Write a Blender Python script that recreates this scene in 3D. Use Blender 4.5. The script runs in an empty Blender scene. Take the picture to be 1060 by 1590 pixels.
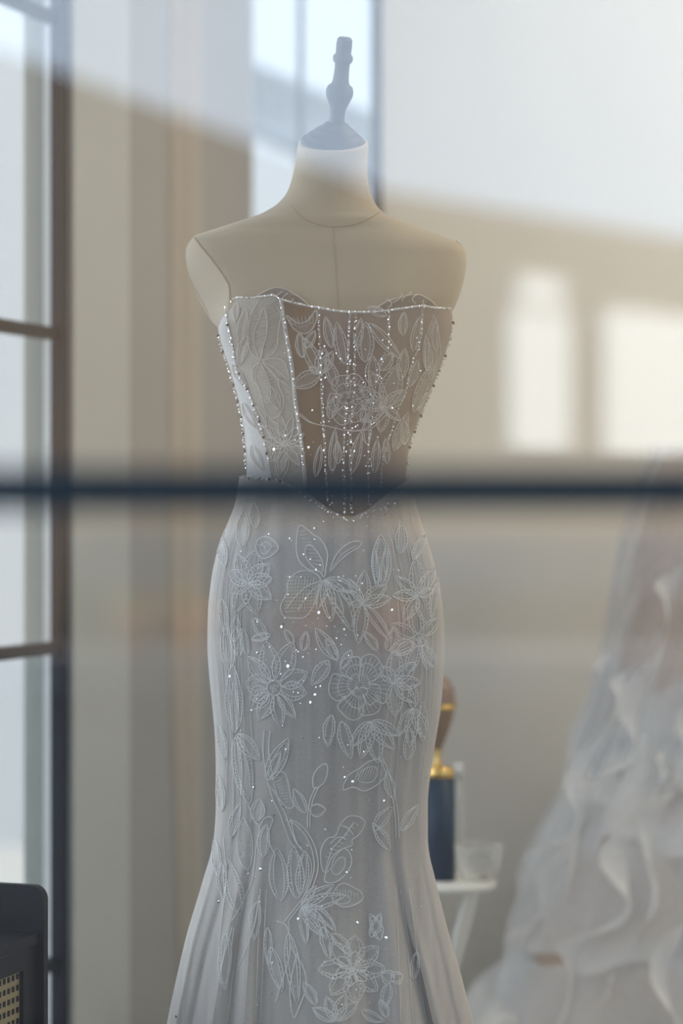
import bpy, bmesh, math, random
import numpy as np
from mathutils import Vector, Matrix

random.seed(7)
rng = np.random.default_rng(7)
scene = bpy.context.scene
COL = scene.collection

# ------------------------------------------------------------------ camera
F = 85.0 / 36.0 * 1590.0          # focal length in pixels of the 1060x1590 frame
ZC = 1.03                         # camera height
S = 3.30                          # distance to the dress form
G = 1.55                          # distance to the shop window glass
cam_d = bpy.data.cameras.new('camera')
cam = bpy.data.objects.new('camera', cam_d)
COL.objects.link(cam)
cam.location = (0, 0, ZC)
cam.rotation_euler = (math.pi / 2, 0, 0)
cam_d.sensor_fit = 'VERTICAL'
cam_d.sensor_height = 36.0
cam_d.sensor_width = 24.0
cam_d.lens = 85.0
cam_d.clip_start = 0.05
cam_d.clip_end = 300
cam_d.dof.use_dof = True
cam_d.dof.focus_distance = 3.24
cam_d.dof.aperture_fstop = 0.085 / 0.058
scene.camera = cam

# ------------------------------------------------------------------ sky, sun, exposure
world = bpy.data.worlds.new('world')
scene.world = world
world.use_nodes = True
wn = world.node_tree
wn.nodes.clear()
wo = wn.nodes.new('ShaderNodeOutputWorld')
wb = wn.nodes.new('ShaderNodeBackground')
wb.inputs['Color'].default_value = (0.70, 0.82, 1.0, 1)
wb.inputs['Strength'].default_value = 2.5
wn.links.new(wb.outputs[0], wo.inputs[0])

sun_d = bpy.data.lights.new('sun', 'SUN')
sun = bpy.data.objects.new('sun', sun_d)
COL.objects.link(sun)
sun_d.energy = 15.0
sun_d.angle = math.radians(1.0)
sun_d.color = (1.0, 0.93, 0.83)
_sd = Vector((-0.70, 0.16, -0.66)).normalized()      # afternoon sun from the right, along the street
sun.rotation_euler = _sd.to_track_quat('-Z', 'Y').to_euler()
sun.location = (8, 0, 9)

scene.view_settings.view_transform = 'Standard'
scene.view_settings.look = 'None'
scene.view_settings.exposure = 0.0
scene.view_settings.gamma = 1.0
scene.view_settings.use_curve_mapping = False
scene.cycles.max_bounces = 12
scene.cycles.transparent_max_bounces = 24
scene.cycles.caustics_reflective = False
scene.cycles.caustics_refractive = False
scene.cycles.sample_clamp_indirect = 6.0
try:
    scene.cycles.use_denoising = True
    scene.cycles.denoiser = 'OPENIMAGEDENOISE'
except Exception:
    pass

# ------------------------------------------------------------------ helpers
def W(px, py, Y):
    """world point seen at photo pixel (px, py) at depth Y"""
    return Vector(((px - 530.0) / F * Y, Y, ZC - (py - 795.0) / F * Y))

def link(o, parent=None):
    COL.objects.link(o)
    if parent is not None:
        o.parent = parent
    return o

def obj(name, verts, faces, mats, parent=None, smooth=True, fmat=None):
    me = bpy.data.meshes.new(name)
    me.from_pydata([tuple(v) for v in verts], [], faces)
    if not isinstance(mats, (list, tuple)):
        mats = [mats]
    for m in mats:
        me.materials.append(m)
    if smooth:
        me.polygons.foreach_set('use_smooth', [True] * len(me.polygons))
    if fmat is not None:
        me.polygons.foreach_set('material_index', fmat)
    me.update()
    return link(bpy.data.objects.new(name, me), parent)

def bm_obj(name, bm, mats, parent=None, smooth=False):
    me = bpy.data.meshes.new(name)
    bmesh.ops.recalc_face_normals(bm, faces=bm.faces)
    bm.to_mesh(me)
    bm.free()
    if not isinstance(mats, (list, tuple)):
        mats = [mats]
    for m in mats:
        me.materials.append(m)
    if smooth:
        me.polygons.foreach_set('use_smooth', [True] * len(me.polygons))
    return link(bpy.data.objects.new(name, me), parent)

def tag(o, label=None, cat=None, group=None, kind=None):
    if label: o['label'] = label
    if cat: o['category'] = cat
    if group: o['group'] = group
    if kind: o['kind'] = kind
    return o

def empty(name, loc=(0, 0, 0), rz=0.0):
    o = bpy.data.objects.new(name, None)
    o.empty_display_size = 0.05
    o.location = loc
    o.rotation_euler = (0, 0, rz)
    COL.objects.link(o)
    return o

def box_bm(bm, lo, hi, mat=None, bevel=0.0):
    g = bmesh.ops.create_cube(bm, size=1.0)
    vs = g['verts']
    c = [(lo[i] + hi[i]) / 2 for i in range(3)]
    s = [abs(hi[i] - lo[i]) for i in range(3)]
    for v in vs:
        p = Vector((v.co.x * s[0] + c[0], v.co.y * s[1] + c[1], v.co.z * s[2] + c[2]))
        v.co = (mat @ p) if mat is not None else p
    if bevel > 0:
        es = list({e for v in vs for e in v.link_edges})
        bmesh.ops.bevel(bm, geom=es, offset=bevel, segments=2, affect='EDGES', profile=0.5)

def box(name, lo, hi, m, parent=None, mat=None, bevel=0.0):
    bm = bmesh.new()
    box_bm(bm, lo, hi, mat, bevel)
    return bm_obj(name, bm, m, parent)

def lathe(profile, seg=40, close_top=True, close_bot=True):
    """profile: list of (r, z) -> verts, faces about the z axis"""
    V, Fc = [], []
    for r, z in profile:
        for k in range(seg):
            a = 2 * math.pi * k / seg
            V.append(Vector((r * math.cos(a), r * math.sin(a), z)))
    n = len(profile)
    for i in range(n - 1):
        for k in range(seg):
            k2 = (k + 1) % seg
            Fc.append((i * seg + k, i * seg + k2, (i + 1) * seg + k2, (i + 1) * seg + k))
    if close_bot: Fc.append(tuple(range(seg))[::-1])
    if close_top: Fc.append(tuple((n - 1) * seg + k for k in range(seg)))
    return V, Fc

def tube(V, Fc, pts, r, sides=5, nrm=None, FM=None, mi=0):
    """append a tube along pts"""
    pts = [Vector(p) for p in pts]
    if len(pts) < 2: return
    b0 = len(V)
    n = len(pts)
    for i, p in enumerate(pts):
        t = (pts[min(i + 1, n - 1)] - pts[max(i - 1, 0)])
        if t.length < 1e-9: t = Vector((0, 0, 1))
        t.normalize()
        ref = Vector((0, 1, 0)) if abs(t.y) < 0.9 else Vector((1, 0, 0))
        u = t.cross(ref).normalized()
        w = t.cross(u)
        rr = r[i] if isinstance(r, (list, tuple)) else r
        for k in range(sides):
            a = 2 * math.pi * k / sides
            V.append(p + u * (rr * math.cos(a)) + w * (rr * math.sin(a)))
    for i in range(n - 1):
        for k in range(sides):
            k2 = (k + 1) % sides
            Fc.append((b0 + i * sides + k, b0 + i * sides + k2, b0 + (i + 1) * sides + k2, b0 + (i + 1) * sides + k))
            if FM is not None: FM.append(mi)
    Fc.append(tuple(b0 + k for k in range(sides))[::-1])
    Fc.append(tuple(b0 + (n - 1) * sides + k for k in range(sides)))
    if FM is not None: FM += [mi, mi]

def tube_obj(name, pts, r, m, parent=None, sides=8):
    V, Fc = [], []
    tube(V, Fc, pts, r, sides)
    return obj(name, V, Fc, m, parent)

_ico = None
def add_ball(V, Fc, c, r, sub=1):
    global _ico
    if _ico is None:
        bm = bmesh.new()
        bmesh.ops.create_icosphere(bm, subdivisions=1, radius=1.0)
        bm.verts.ensure_lookup_table()
        _ico = ([v.co.copy() for v in bm.verts], [tuple(v.index for v in f.verts) for f in bm.faces])
        bm.free()
    b0 = len(V)
    c = Vector(c)
    rot = Matrix.Rotation(random.random() * 6.28, 3, 'Z') @ Matrix.Rotation(random.random() * 3.1, 3, 'X')
    for v in _ico[0]: V.append(c + rot @ v * r)
    for f in _ico[1]: Fc.append(tuple(b0 + i for i in f))

def add_flake(V, Fc, c, r, n):
    """a six-sided sequin with a slightly domed face"""
    c = Vector(c); n = Vector(n).normalized()
    u = n.cross(Vector((0, 0, 1))).normalized(); w = n.cross(u)
    b0 = len(V)
    V.append(c + n * r * 0.08); V.append(c - n * r * 0.25)
    for k in range(6):
        a = math.pi / 3 * k
        V.append(c + u * (r * math.cos(a)) + w * (r * math.sin(a)))
    for k in range(6):
        k2 = (k + 1) % 6
        Fc.append((b0, b0 + 2 + k, b0 + 2 + k2)); Fc.append((b0 + 1, b0 + 2 + k2, b0 + 2 + k))

def catmull(pts, per=6, closed=False):
    P = [Vector((p[0], p[1])) for p in pts]
    n = len(P)
    if n < 3 and not closed:
        return [tuple(P[0].lerp(P[-1], k / per)) for k in range(per + 1)]
    out = []
    m = n if closed else n - 1
    for i in range(m):
        if closed:
            a, b, c, d = P[(i - 1) % n], P[i], P[(i + 1) % n], P[(i + 2) % n]
        else:
            b, c = P[i], P[i + 1]
            a = P[i - 1] if i > 0 else b * 2 - c
            d = P[i + 2] if i + 2 < n else c * 2 - b
        for k in range(per):
            t = k / per
            q = 0.5 * ((2 * b) + (c - a) * t + (2 * a - 5 * b + 4 * c - d) * t * t + (3 * b - a - 3 * c + d) * t ** 3)
            out.append((q.x, q.y))
    out.append(tuple(P[0]) if closed else tuple(P[-1]))
    return out

# ------------------------------------------------------------------ materials
def mat(name, col, rough=0.6, metal=0.0, noise=0.0, nscale=20.0, bump=0.0, bscale=200.0, spec=0.5, sheen=0.0, coat=0.0, col2=None):
    m = bpy.data.materials.new(name)
    m.use_nodes = True
    nt = m.node_tree
    b = nt.nodes['Principled BSDF']
    b.inputs['Base Color'].default_value = (*col, 1)
    b.inputs['Roughness'].default_value = rough
    b.inputs['Metallic'].default_value = metal
    b.inputs['Specular IOR Level'].default_value = spec
    if sheen: b.inputs['Sheen Weight'].default_value = sheen
    if coat: b.inputs['Coat Weight'].default_value = coat
    tc = nt.nodes.new('ShaderNodeTexCoord')
    if noise > 0 or col2 is not None:
        n = nt.nodes.new('ShaderNodeTexNoise')
        n.inputs['Scale'].default_value = nscale
        n.inputs['Detail'].default_value = 5
        nt.links.new(tc.outputs['Object'], n.inputs['Vector'])
        mx = nt.nodes.new('ShaderNodeMix'); mx.data_type = 'RGBA'
        c2 = col2 if col2 is not None else tuple(max(0, c * (1 - noise)) for c in col)
        mx.inputs['A'].default_value = (*col, 1)
        mx.inputs['B'].default_value = (*c2, 1)
        nt.links.new(n.outputs['Fac'], mx.inputs['Factor'])
        nt.links.new(mx.outputs['Result'], b.inputs['Base Color'])
    if bump > 0:
        n2 = nt.nodes.new('ShaderNodeTexNoise')
        n2.inputs['Scale'].default_value = bscale
        nt.links.new(tc.outputs['Object'], n2.inputs['Vector'])
        bp = nt.nodes.new('ShaderNodeBump')
        bp.inputs['Strength'].default_value = bump
        bp.inputs['Distance'].default_value = 0.002
        nt.links.new(n2.outputs['Fac'], bp.inputs['Height'])
        nt.links.new(bp.outputs['Normal'], b.inputs['Normal'])
    return m

def sheer(name, col, dface, dedge, trans=0.4, weave=0.15, wscale=900.0, streak=0.0):
    """thin woven cloth: part open, part thread; denser where it is seen edge-on, as net is"""
    m = bpy.data.materials.new(name)
    m.use_nodes = True
    nt = m.node_tree
    nt.nodes.clear()
    out = nt.nodes.new('ShaderNodeOutputMaterial')
    mix = nt.nodes.new('ShaderNodeMixShader')
    tr = nt.nodes.new('ShaderNodeBsdfTransparent')
    df = nt.nodes.new('ShaderNodeBsdfDiffuse')
    tl = nt.nodes.new('ShaderNodeBsdfTranslucent')
    m2 = nt.nodes.new('ShaderNodeMixShader')
    df.inputs['Color'].default_value = (*col, 1)
    tl.inputs['Color'].default_value = (*col, 1)
    m2.inputs[0].default_value = trans
    nt.links.new(df.outputs[0], m2.inputs[1]); nt.links.new(tl.outputs[0], m2.inputs[2])
    lw = nt.nodes.new('ShaderNodeLayerWeight')
    lw.inputs['Blend'].default_value = 0.35
    mr = nt.nodes.new('ShaderNodeMapRange')
    mr.inputs['To Min'].default_value = dface
    mr.inputs['To Max'].default_value = dedge
    nt.links.new(lw.outputs['Facing'], mr.inputs['Value'])
    tc = nt.nodes.new('ShaderNodeTexCoord')
    nz = nt.nodes.new('ShaderNodeTexNoise')
    nz.inputs['Scale'].default_value = wscale
    nz.inputs['Detail'].default_value = 2
    nt.links.new(tc.outputs['Object'], nz.inputs['Vector'])
    mm = nt.nodes.new('ShaderNodeMath'); mm.operation = 'MULTIPLY_ADD'
    mm.inputs[1].default_value = weave * 2
    mm.inputs[2].default_value = -weave
    nt.links.new(nz.outputs['Fac'], mm.inputs[0])
    ad = nt.nodes.new('ShaderNodeMath'); ad.operation = 'ADD'; ad.use_clamp = True
    nt.links.new(mr.outputs[0], ad.inputs[0]); nt.links.new(mm.outputs[0], ad.inputs[1])
    last = ad
    if streak > 0:                                   # crosswise density of gathered cloth
        mp = nt.nodes.new('ShaderNodeMapping')
        mp.inputs['Scale'].default_value = (55, 8, 1.2)
        nt.links.new(tc.outputs['Object'], mp.inputs['Vector'])
        n3 = nt.nodes.new('ShaderNodeTexNoise')
        n3.inputs['Scale'].default_value = 1.0
        n3.inputs['Detail'].default_value = 4
        nt.links.new(mp.outputs[0], n3.inputs['Vector'])
        m3 = nt.nodes.new('ShaderNodeMath'); m3.operation = 'MULTIPLY_ADD'
        m3.inputs[1].default_value = streak * 2
        m3.inputs[2].default_value = -streak
        nt.links.new(n3.outputs['Fac'], m3.inputs[0])
        a3 = nt.nodes.new('ShaderNodeMath'); a3.operation = 'ADD'; a3.use_clamp = True
        nt.links.new(ad.outputs[0], a3.inputs[0]); nt.links.new(m3.outputs[0], a3.inputs[1])
        last = a3
    nt.links.new(last.outputs[0], mix.inputs[0])
    nt.links.new(tr.outputs[0], mix.inputs[1]); nt.links.new(m2.outputs[0], mix.inputs[2])
    nt.links.new(mix.outputs[0], out.inputs[0])
    return m

def pane_mat(name, refl, tint):
    m = bpy.data.materials.new(name)
    m.use_nodes = True
    nt = m.node_tree
    nt.nodes.clear()
    out = nt.nodes.new('ShaderNodeOutputMaterial')
    mix = nt.nodes.new('ShaderNodeMixShader')
    tr = nt.nodes.new('ShaderNodeBsdfTransparent')
    gl = nt.nodes.new('ShaderNodeBsdfGlossy')
    gl.inputs['Roughness'].default_value = 0.0
    gl.inputs['Color'].default_value = (1, 1, 1, 1)
    tr.inputs['Color'].default_value = (*tint, 1)
    lw = nt.nodes.new('ShaderNodeLayerWeight')          # Schlick reflectance of a thin pane
    lw.inputs['Blend'].default_value = 0.5
    pw = nt.nodes.new('ShaderNodeMath'); pw.operation = 'POWER'
    pw.inputs[1].default_value = 5.0
    nt.links.new(lw.outputs['Facing'], pw.inputs[0])
    mr = nt.nodes.new('ShaderNodeMapRange')
    mr.inputs['To Min'].default_value = refl
    mr.inputs['To Max'].default_value = 1.0
    nt.links.new(pw.outputs[0], mr.inputs['Value'])
    nt.links.new(mr.outputs[0], mix.inputs[0])
    nt.links.new(tr.outputs[0], mix.inputs[1]); nt.links.new(gl.outputs[0], mix.inputs[2])
    nt.links.new(mix.outputs[0], out.inputs[0])
    return m

M = {}
M['glass_front'] = pane_mat('shop_glass', 0.10, (0.99, 1.0, 0.995))
M['glass_side'] = pane_mat('side_glass', 0.03, (0.97, 0.98, 0.98))
M['navy'] = mat('navy_paint', (0.020, 0.042, 0.062), 0.6, noise=0.3, nscale=30, spec=0.15)
M['steel'] = mat('dark_steel_frame', (0.010, 0.017, 0.026), 0.5, noise=0.3, nscale=40, spec=0.2)
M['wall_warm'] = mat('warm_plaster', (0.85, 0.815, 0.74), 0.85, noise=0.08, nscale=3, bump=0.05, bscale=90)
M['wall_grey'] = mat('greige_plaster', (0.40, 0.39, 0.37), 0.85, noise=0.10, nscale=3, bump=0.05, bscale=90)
M['jamb'] = mat('grey_green_jamb', (0.36, 0.38, 0.34), 0.7, noise=0.15, nscale=8)
M['reveal'] = mat('pale_plaster', (0.54, 0.555, 0.53), 0.8, noise=0.08, nscale=4)
M['floor'] = mat('floor_stone', (0.42, 0.40, 0.37), 0.5, noise=0.2, nscale=6)
M['ceiling'] = mat('ceiling_paint', (0.75, 0.73, 0.69), 0.9, noise=0.05)
M['cream'] = mat('cream_jersey', (0.50, 0.42, 0.312), 0.9, noise=0.10, nscale=7, bump=0.25, bscale=900, sheen=0.2)
M['seam'] = mat('seam_thread', (0.42, 0.35, 0.25), 0.9, noise=0.1)
M['cap'] = mat('slate_painted_wood', (0.020, 0.027, 0.038), 0.5, noise=0.25, nscale=40, spec=0.25)
M['outer_wall'] = mat('white_render_outside', (0.82, 0.80, 0.76), 0.9, noise=0.06, nscale=2)
M['outer_back'] = mat('grey_render_outside', (0.38, 0.405, 0.43), 0.9, noise=0.06, nscale=2)
M['outer_bounce'] = mat('blue_bounce_render', (0.72, 0.79, 0.88), 0.9, noise=0.06, nscale=2)
M['yard'] = mat('yard_paving', (0.22, 0.225, 0.23), 0.9, noise=0.15, nscale=3)
M['pillar'] = mat('grey_stone_outside', (0.11, 0.12, 0.12), 0.9, noise=0.2, nscale=8)
M['asphalt'] = mat('asphalt', (0.026, 0.027, 0.03), 0.95, noise=0.3, nscale=30, bump=0.3, spec=0.0)
M['brick_dark'] = mat('brown_facade', (0.10, 0.068, 0.042), 0.9, noise=0.25, nscale=2)
M['facade_pale'] = mat('ochre_facade', (0.20, 0.145, 0.085), 0.9, noise=0.15, nscale=2)
M['blind'] = mat('white_blind', (0.92, 0.91, 0.87), 0.8, noise=0.05, nscale=3)
M['kerb'] = mat('lavender_concrete', (0.20, 0.19, 0.20), 0.9, noise=0.2, nscale=1, spec=0.0)
M['dark_glass'] = mat('dark_facade_window', (0.02, 0.025, 0.03), 0.1, noise=0.2)

# ------------------------------------------------------------------ the shop: shell
st = lambda o: tag(o, kind='structure')
UX, UY = 0.327, 0.945                       # direction of the left window wall, going away from the camera
P0 = Vector((W(95, 795, 4.0).x, 4.0, 0))    # foot of the dark post in the left wall
BACK = 4.80                                 # back wall
tcor = (W(380, 795, BACK).x - P0.x) / UX
def LW(t, off=0.0, z=0.0):
    """point on the left wall: t metres past the post, off metres outwards (to the left)"""
    return Vector((P0.x + UX * t - UY * off, P0.y + UY * t + UX * off, z))
LM = Matrix(((UX, -UY, 0, P0.x), (UY, UX, 0, P0.y), (0, 0, 1, 0), (0, 0, 0, 1)))   # local (t, off, z) -> world
tC = (BACK - P0.y) / UY                     # the corner with the back wall
t_front = (G - P0.y) / UY
H = 3.0
RX = 2.6                                    # right wall

floor = st(box('floor', (-2.4, G - 0.02, -0.1), (RX + 0.2, BACK + 0.3, 0.0), M['floor']))
ceil = st(box('ceiling', (-1.45, G - 0.15, H), (RX + 0.2, BACK + 0.3, H + 0.6), M['ceiling']))
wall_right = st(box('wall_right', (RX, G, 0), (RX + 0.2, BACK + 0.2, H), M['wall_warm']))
# back wall with the tall window opening seen from px 380 to px 590
xb0 = W(381, 0, BACK).x
xb1 = W(592, 0, BACK).x
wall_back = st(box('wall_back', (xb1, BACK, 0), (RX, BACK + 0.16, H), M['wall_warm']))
# left wall: solid from the post to the corner, window grid in front of the post
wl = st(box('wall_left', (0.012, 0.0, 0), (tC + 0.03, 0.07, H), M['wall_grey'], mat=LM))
# pale pilaster between the post and the wall panel
t180 = 0.24
pil = st(box('trim_1', (0.012, -0.018, 0), (t180, 0.0, H), M['reveal'], mat=LM, bevel=0.004))

st(box('trim_2', (0.004, 0.017, 0), (0.0119, 0.07, H), M['jamb'], mat=LM))
st(box('trim_3', (-0.004, 0.017, 0), (0.0039, 0.030, H), M['outer_wall'], mat=LM))
# window_1 : steel grid of the left wall
win1 = st(empty('window_1', (0, 0, 0)))
box('post', (-0.014, -0.009, 0), (0.010, 0.014, H), M['steel'], win1, mat=LM, bevel=0.002)
mz = [W(95, p, 4.0).z for p in (1983, 1494, 1005, 519, 30)] + [W(95, 30, 4.0).z + 0.52 * k for k in (1, 2)]
mz = [z for z in mz if 0.0 < z < H]
tl_ = t_front + 0.02
for z in mz:
    box('muntin', (tl_, 0.0, z - 0.0105), (-0.014, 0.020, z + 0.0105), M['steel'], win1, mat=LM, bevel=0.002)
for tt in (-0.75, -1.48):
    box('mullion', (tt - 0.0125, 0.0, 0), (tt + 0.0125, 0.035, H), M['steel'], win1, mat=LM, bevel=0.002)
zs = [0.02] + mz + [H - 0.02]
ts = [tl_, -1.48, -0.75, -0.010]
for i in range(len(zs) - 1):
    for j in range(3):
        box('pane', (ts[j] + 0.013, 0.014, zs[i] + 0.011), (ts[j + 1] - 0.013, 0.020, zs[i + 1] - 0.011), M['glass_side'], win1, mat=LM)

# window_2 : tall window of the back wall
win2 = st(empty('window_2', (0, 0, 0)))
box('frame', (xb0 - 0.05, BACK, 0), (xb0 + 0.004, BACK + 0.06, H), M['reveal'], win2)
box('post', (W(576, 0, BACK).x, BACK - 0.01, 0), (xb1, BACK + 0.06, H), M['steel'], win2, bevel=0.002)
xm = W(466, 0, BACK).x
box('mullion', (xm - 0.006, BACK + 0.02, 0), (xm + 0.006, BACK + 0.05, H), M['pillar'], win2, bevel=0.002)
for a, b in ((xb0 + 0.005, xm - 0.007), (xm + 0.007, W(575, 0, BACK).x)):
    box('pane', (a, BACK + 0.03, 0.02), (b, BACK + 0.036, H - 0.02), M['glass_side'], win2)

# shop front: the big pane with the dark transom bar across it
front = st(empty('window_3', (0, 0, 0)))
bz = W(0, 761, G).z
BT = 0.0138
box('transom', (-1.36, G - 0.02, bz - BT), (2.6, G + 0.02, bz + BT), M['navy'], front, bevel=0.002)
box('pane', (-1.36, G - 0.003, bz + BT), (2.6, G + 0.003, H), M['glass_front'], front)
box('pane', (-1.36, G - 0.003, 0.02), (2.6, G + 0.003, bz - BT), M['glass_front'], front)
box('sill', (-1.36, G - 0.04, 0.0), (2.6, G + 0.04, 0.02), M['navy'], front)
box('jamb', (-1.42, G - 0.04, 0.0), (-1.36, G + 0.04, H), M['navy'], front)

# ------------------------------------------------------------------ outside the shop
ground = st(box('floor_street', (-40, -60, -0.12), (40, G - 0.03, -0.02), M['asphalt']))
yard = st(box('floor_yard', (-9, G - 0.03, -0.12), (9, 14, -0.101), M['yard']))
# unseen bounce wall at the left; grey neighbour wall seen through the windows
nb1 = st(box('wall_bounce_left', (-7.5, 5.0, -0.1), (2.4, 5.3, 3.2), M['outer_bounce'], mat=LM))  # out of view; set back and tinted blue to bounce cool light inside
nb2 = st(box('wall_neighbour_back', (-3.6, 8.2, -0.1), (5.5, 8.5, 4.6), M['outer_back']))
# unseen roof slab added before the shop front to block high sky light
st(box('ceiling_sky_block', (-3.0, -2.6, H + 0.02), (6, G - 0.16, H + 0.25), M['ceiling']))
# sloping eave of the neighbour, seen through the back window
bmx = bmesh.new()
def prism(bm, pts, y0, y1):
    a = [bm.verts.new((p[0], y0, p[1])) for p in pts]
    b = [bm.verts.new((p[0], y1, p[1])) for p in pts]
    bm.faces.new(a); bm.faces.new(b[::-1])
    n = len(pts)
    for i in range(n):
        bm.faces.new((a[i], b[i], b[(i + 1) % n], a[(i + 1) % n]))
YB = 6.6
ev = [W(300, 58, YB), W(640, 204, YB), W(640, 300, YB), W(300, 150, YB)]
prism(bmx, [(p.x, p.z) for p in ev], YB, YB + 0.3)
st(bm_obj('trim_eave', bmx, M['pillar']))

# the street behind the photographer; it shows mirrored in the shop glass
def R(px, py, Yv):
    """real place of what the glass shows at photo pixel (px, py), Yv metres away along the mirrored path"""
    p = W(px, py, Yv)
    return Vector((p.x, 2 * G - p.y, p.z))

def facade(name, pa, ya, pb, yb, m, depth=0.4):
    """wall between two roof points, down to the street"""
    A = R(pa[0], pa[1], ya); B = R(pb[0], pb[1], yb)
    d = Vector((B.x - A.x, B.y - A.y, 0)).normalized()
    n = Vector((-d.y, d.x, 0))
    if n.y > 0: n = -n
    V = []
    for P in (A, B):
        for z in (-0.05, P.z):
            V.append(Vector((P.x, P.y, z))); V.append(Vector((P.x, P.y, z)) + n * depth)
    # order: A0 A0' A1 A1' B0 B0' B1 B1'
    Fc = [(0, 4, 6, 2), (1, 3, 7, 5), (0, 1, 5, 4), (2, 6, 7, 3), (0, 2, 3, 1), (4, 5, 7, 6)]
    o = st(obj(name, V, Fc, m, smooth=False))
    return o, A, B, d, n
fa = facade('wall_street_brown', (-400, -70), 12.0, (600, 296), 19.5, M['brick_dark'])
fb = facade('wall_street_ochre', (600, 296), 19.5, (1500, 440), 27.0, M['facade_pale'])

def on_facade(f, px):
    """depth along the mirrored path where photo column px meets the facade"""
    o, A, B, d, n = f
    # mirrored coordinates
    ax, ay = A.x, 2 * G - A.y
    dx, dy = d.x, -d.y
    k = (px - 530.0) / F
    t = (k * ay - ax) / (dx - k * dy)
    return ay + dy * t
def facade_panel(name, f, x0, y0, x1, y1, m, out=0.04):
    o, A, B, d, n = f
    Y0, Y1 = on_facade(f, x0), on_facade(f, x1)
    zt = R(x0, y0, Y0).z; zb = R(x0, y1, Y0).z
    a = R(x0, 0, Y0); b = R(x1, 0, Y1)
    a = Vector((a.x, a.y, 0)); b = Vector((b.x, b.y, 0))
    V = []
    for P in (a, b):
        for z in (zb, zt):
            V.append(Vector((P.x, P.y, z)) - n * out); V.append(Vector((P.x, P.y, z)) + n * 0.01)
    Fc = [(0, 4, 6, 2), (1, 3, 7, 5), (0, 1, 5, 4), (2, 6, 7, 3), (0, 2, 3, 1), (4, 5, 7, 6)]
    return obj(name, V, Fc, m, o, smooth=False)
facade_panel('window_blind', fb, 785, 478, 880, 700, M['blind'])
facade_panel('window_blind', fb, 932, 478, 1085, 712, M['blind'])
facade_panel('window_head', fb, 800, 425, 872, 470, M['blind'], 0.03)

# low white wall of the square with dark base; the tubs in front are made up
yv = 15.0
lw0, lw1 = R(-900, 826, yv), R(2200, 826, yv)
st(box('wall_square', (lw0.x, lw0.y - 0.25, lw0.z - 0.37), (lw1.x, lw0.y, lw0.z), M['kerb']))
st(box('wall_square_base', (lw0.x, lw0.y - 0.22, -0.02), (lw1.x, lw0.y - 0.03, lw0.z - 0.37), M['brick_dark']))

# ------------------------------------------------------------------ dress form and gown: shape tables
# rows: photo y, left silhouette x, right silhouette x, half depth (m), squareness
BODY = [
 (206, 466, 572, 0.044, 2.0), (222, 463, 572, 0.046, 2.0), (260, 457, 570, 0.048, 2.0), (295, 447, 574, 0.053, 2.0),
 (317, 430, 583, 0.058, 2.1), (327, 415, 591, 0.061, 2.2), (335, 400, 601, 0.063, 2.25), (344, 374, 622, 0.066, 2.3), (353, 346, 645, 0.068, 2.35),
 (361, 322, 667, 0.069, 2.4), (368, 301, 688, 0.071, 2.45), (374, 291, 703, 0.073, 2.5), (383, 287, 717, 0.076, 2.55), (394, 286, 723, 0.079, 2.6), (410, 288, 724, 0.083, 2.55),
 (430, 293, 721, 0.089, 2.5), (450, 301, 716, 0.095, 2.4), (470, 311, 709, 0.100, 2.3), (490, 322, 700, 0.102, 2.2), (510, 338, 695, 0.104, 2.15),
 (540, 352, 688, 0.107, 2.1), (580, 364, 674, 0.101, 2.1), (620, 375, 656, 0.094, 2.1), (660, 382, 643, 0.086, 2.1), (700, 387, 632, 0.080, 2.1), (740, 388, 628, 0.078, 2.1),
 (780, 378, 636, 0.084, 2.1), (820, 366, 648, 0.092, 2.1), (880, 346, 664, 0.104, 2.1), (950, 338, 676, 0.112, 2.1), (1010, 338, 678, 0.112, 2.1)]
BODICE = [
 (440, 348, 704, 0.104, 3.3), (478, 350, 700, 0.110, 3.2), (490, 345, 703, 0.111, 3.0), (510, 338, 702, 0.113, 2.7), (523, 340, 699, 0.113, 2.45), (547, 347, 692, 0.112, 2.1),
 (572, 356, 683, 0.109, 2.1), (598, 363, 672, 0.105, 2.1), (624, 370, 661, 0.100, 2.1), (650, 375, 651, 0.095, 2.1), (677, 379, 640, 0.090, 2.1),
 (705, 381, 634, 0.086, 2.1), (735, 382, 631, 0.084, 2.1), (760, 380, 634, 0.085, 2.1), (830, 372, 650, 0.090, 2.1)]
SKIRT = [
 (732, 376, 634, 0.086, 2.1), (745, 371, 639, 0.088, 2.1), (780, 365, 645, 0.092, 2.1), (820, 350, 657, 0.100, 2.1), (860, 336, 670, 0.108, 2.1), (900, 328, 680, 0.114, 2.1), (950, 323, 688, 0.119, 2.1),
 (1000, 322, 690, 0.120, 2.1), (1050, 325, 688, 0.119, 2.1), (1100, 330, 684, 0.117, 2.1), (1150, 334, 676, 0.114, 2.1), (1200, 335, 668, 0.112, 2.1),
 (1250, 335, 664, 0.111, 2.05), (1300, 332, 664, 0.112, 2.0), (1330, 326, 667, 0.114, 2.0), (1350, 320, 672, 0.117, 2.0), (1400, 305, 684, 0.126, 2.0), (1450, 290, 697, 0.138, 2.0), (1500, 278, 712, 0.15, 2.0),
 (1550, 267, 725, 0.162, 2.0), (1590, 259, 736, 0.17, 2.0), (1700, 238, 765, 0.20, 2.0), (1800, 215, 792, 0.23, 2.0), (1900, 190, 818, 0.26, 2.0), (1960, 172, 835, 0.28, 2.0)]
KP = S / F
bod = None
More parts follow.
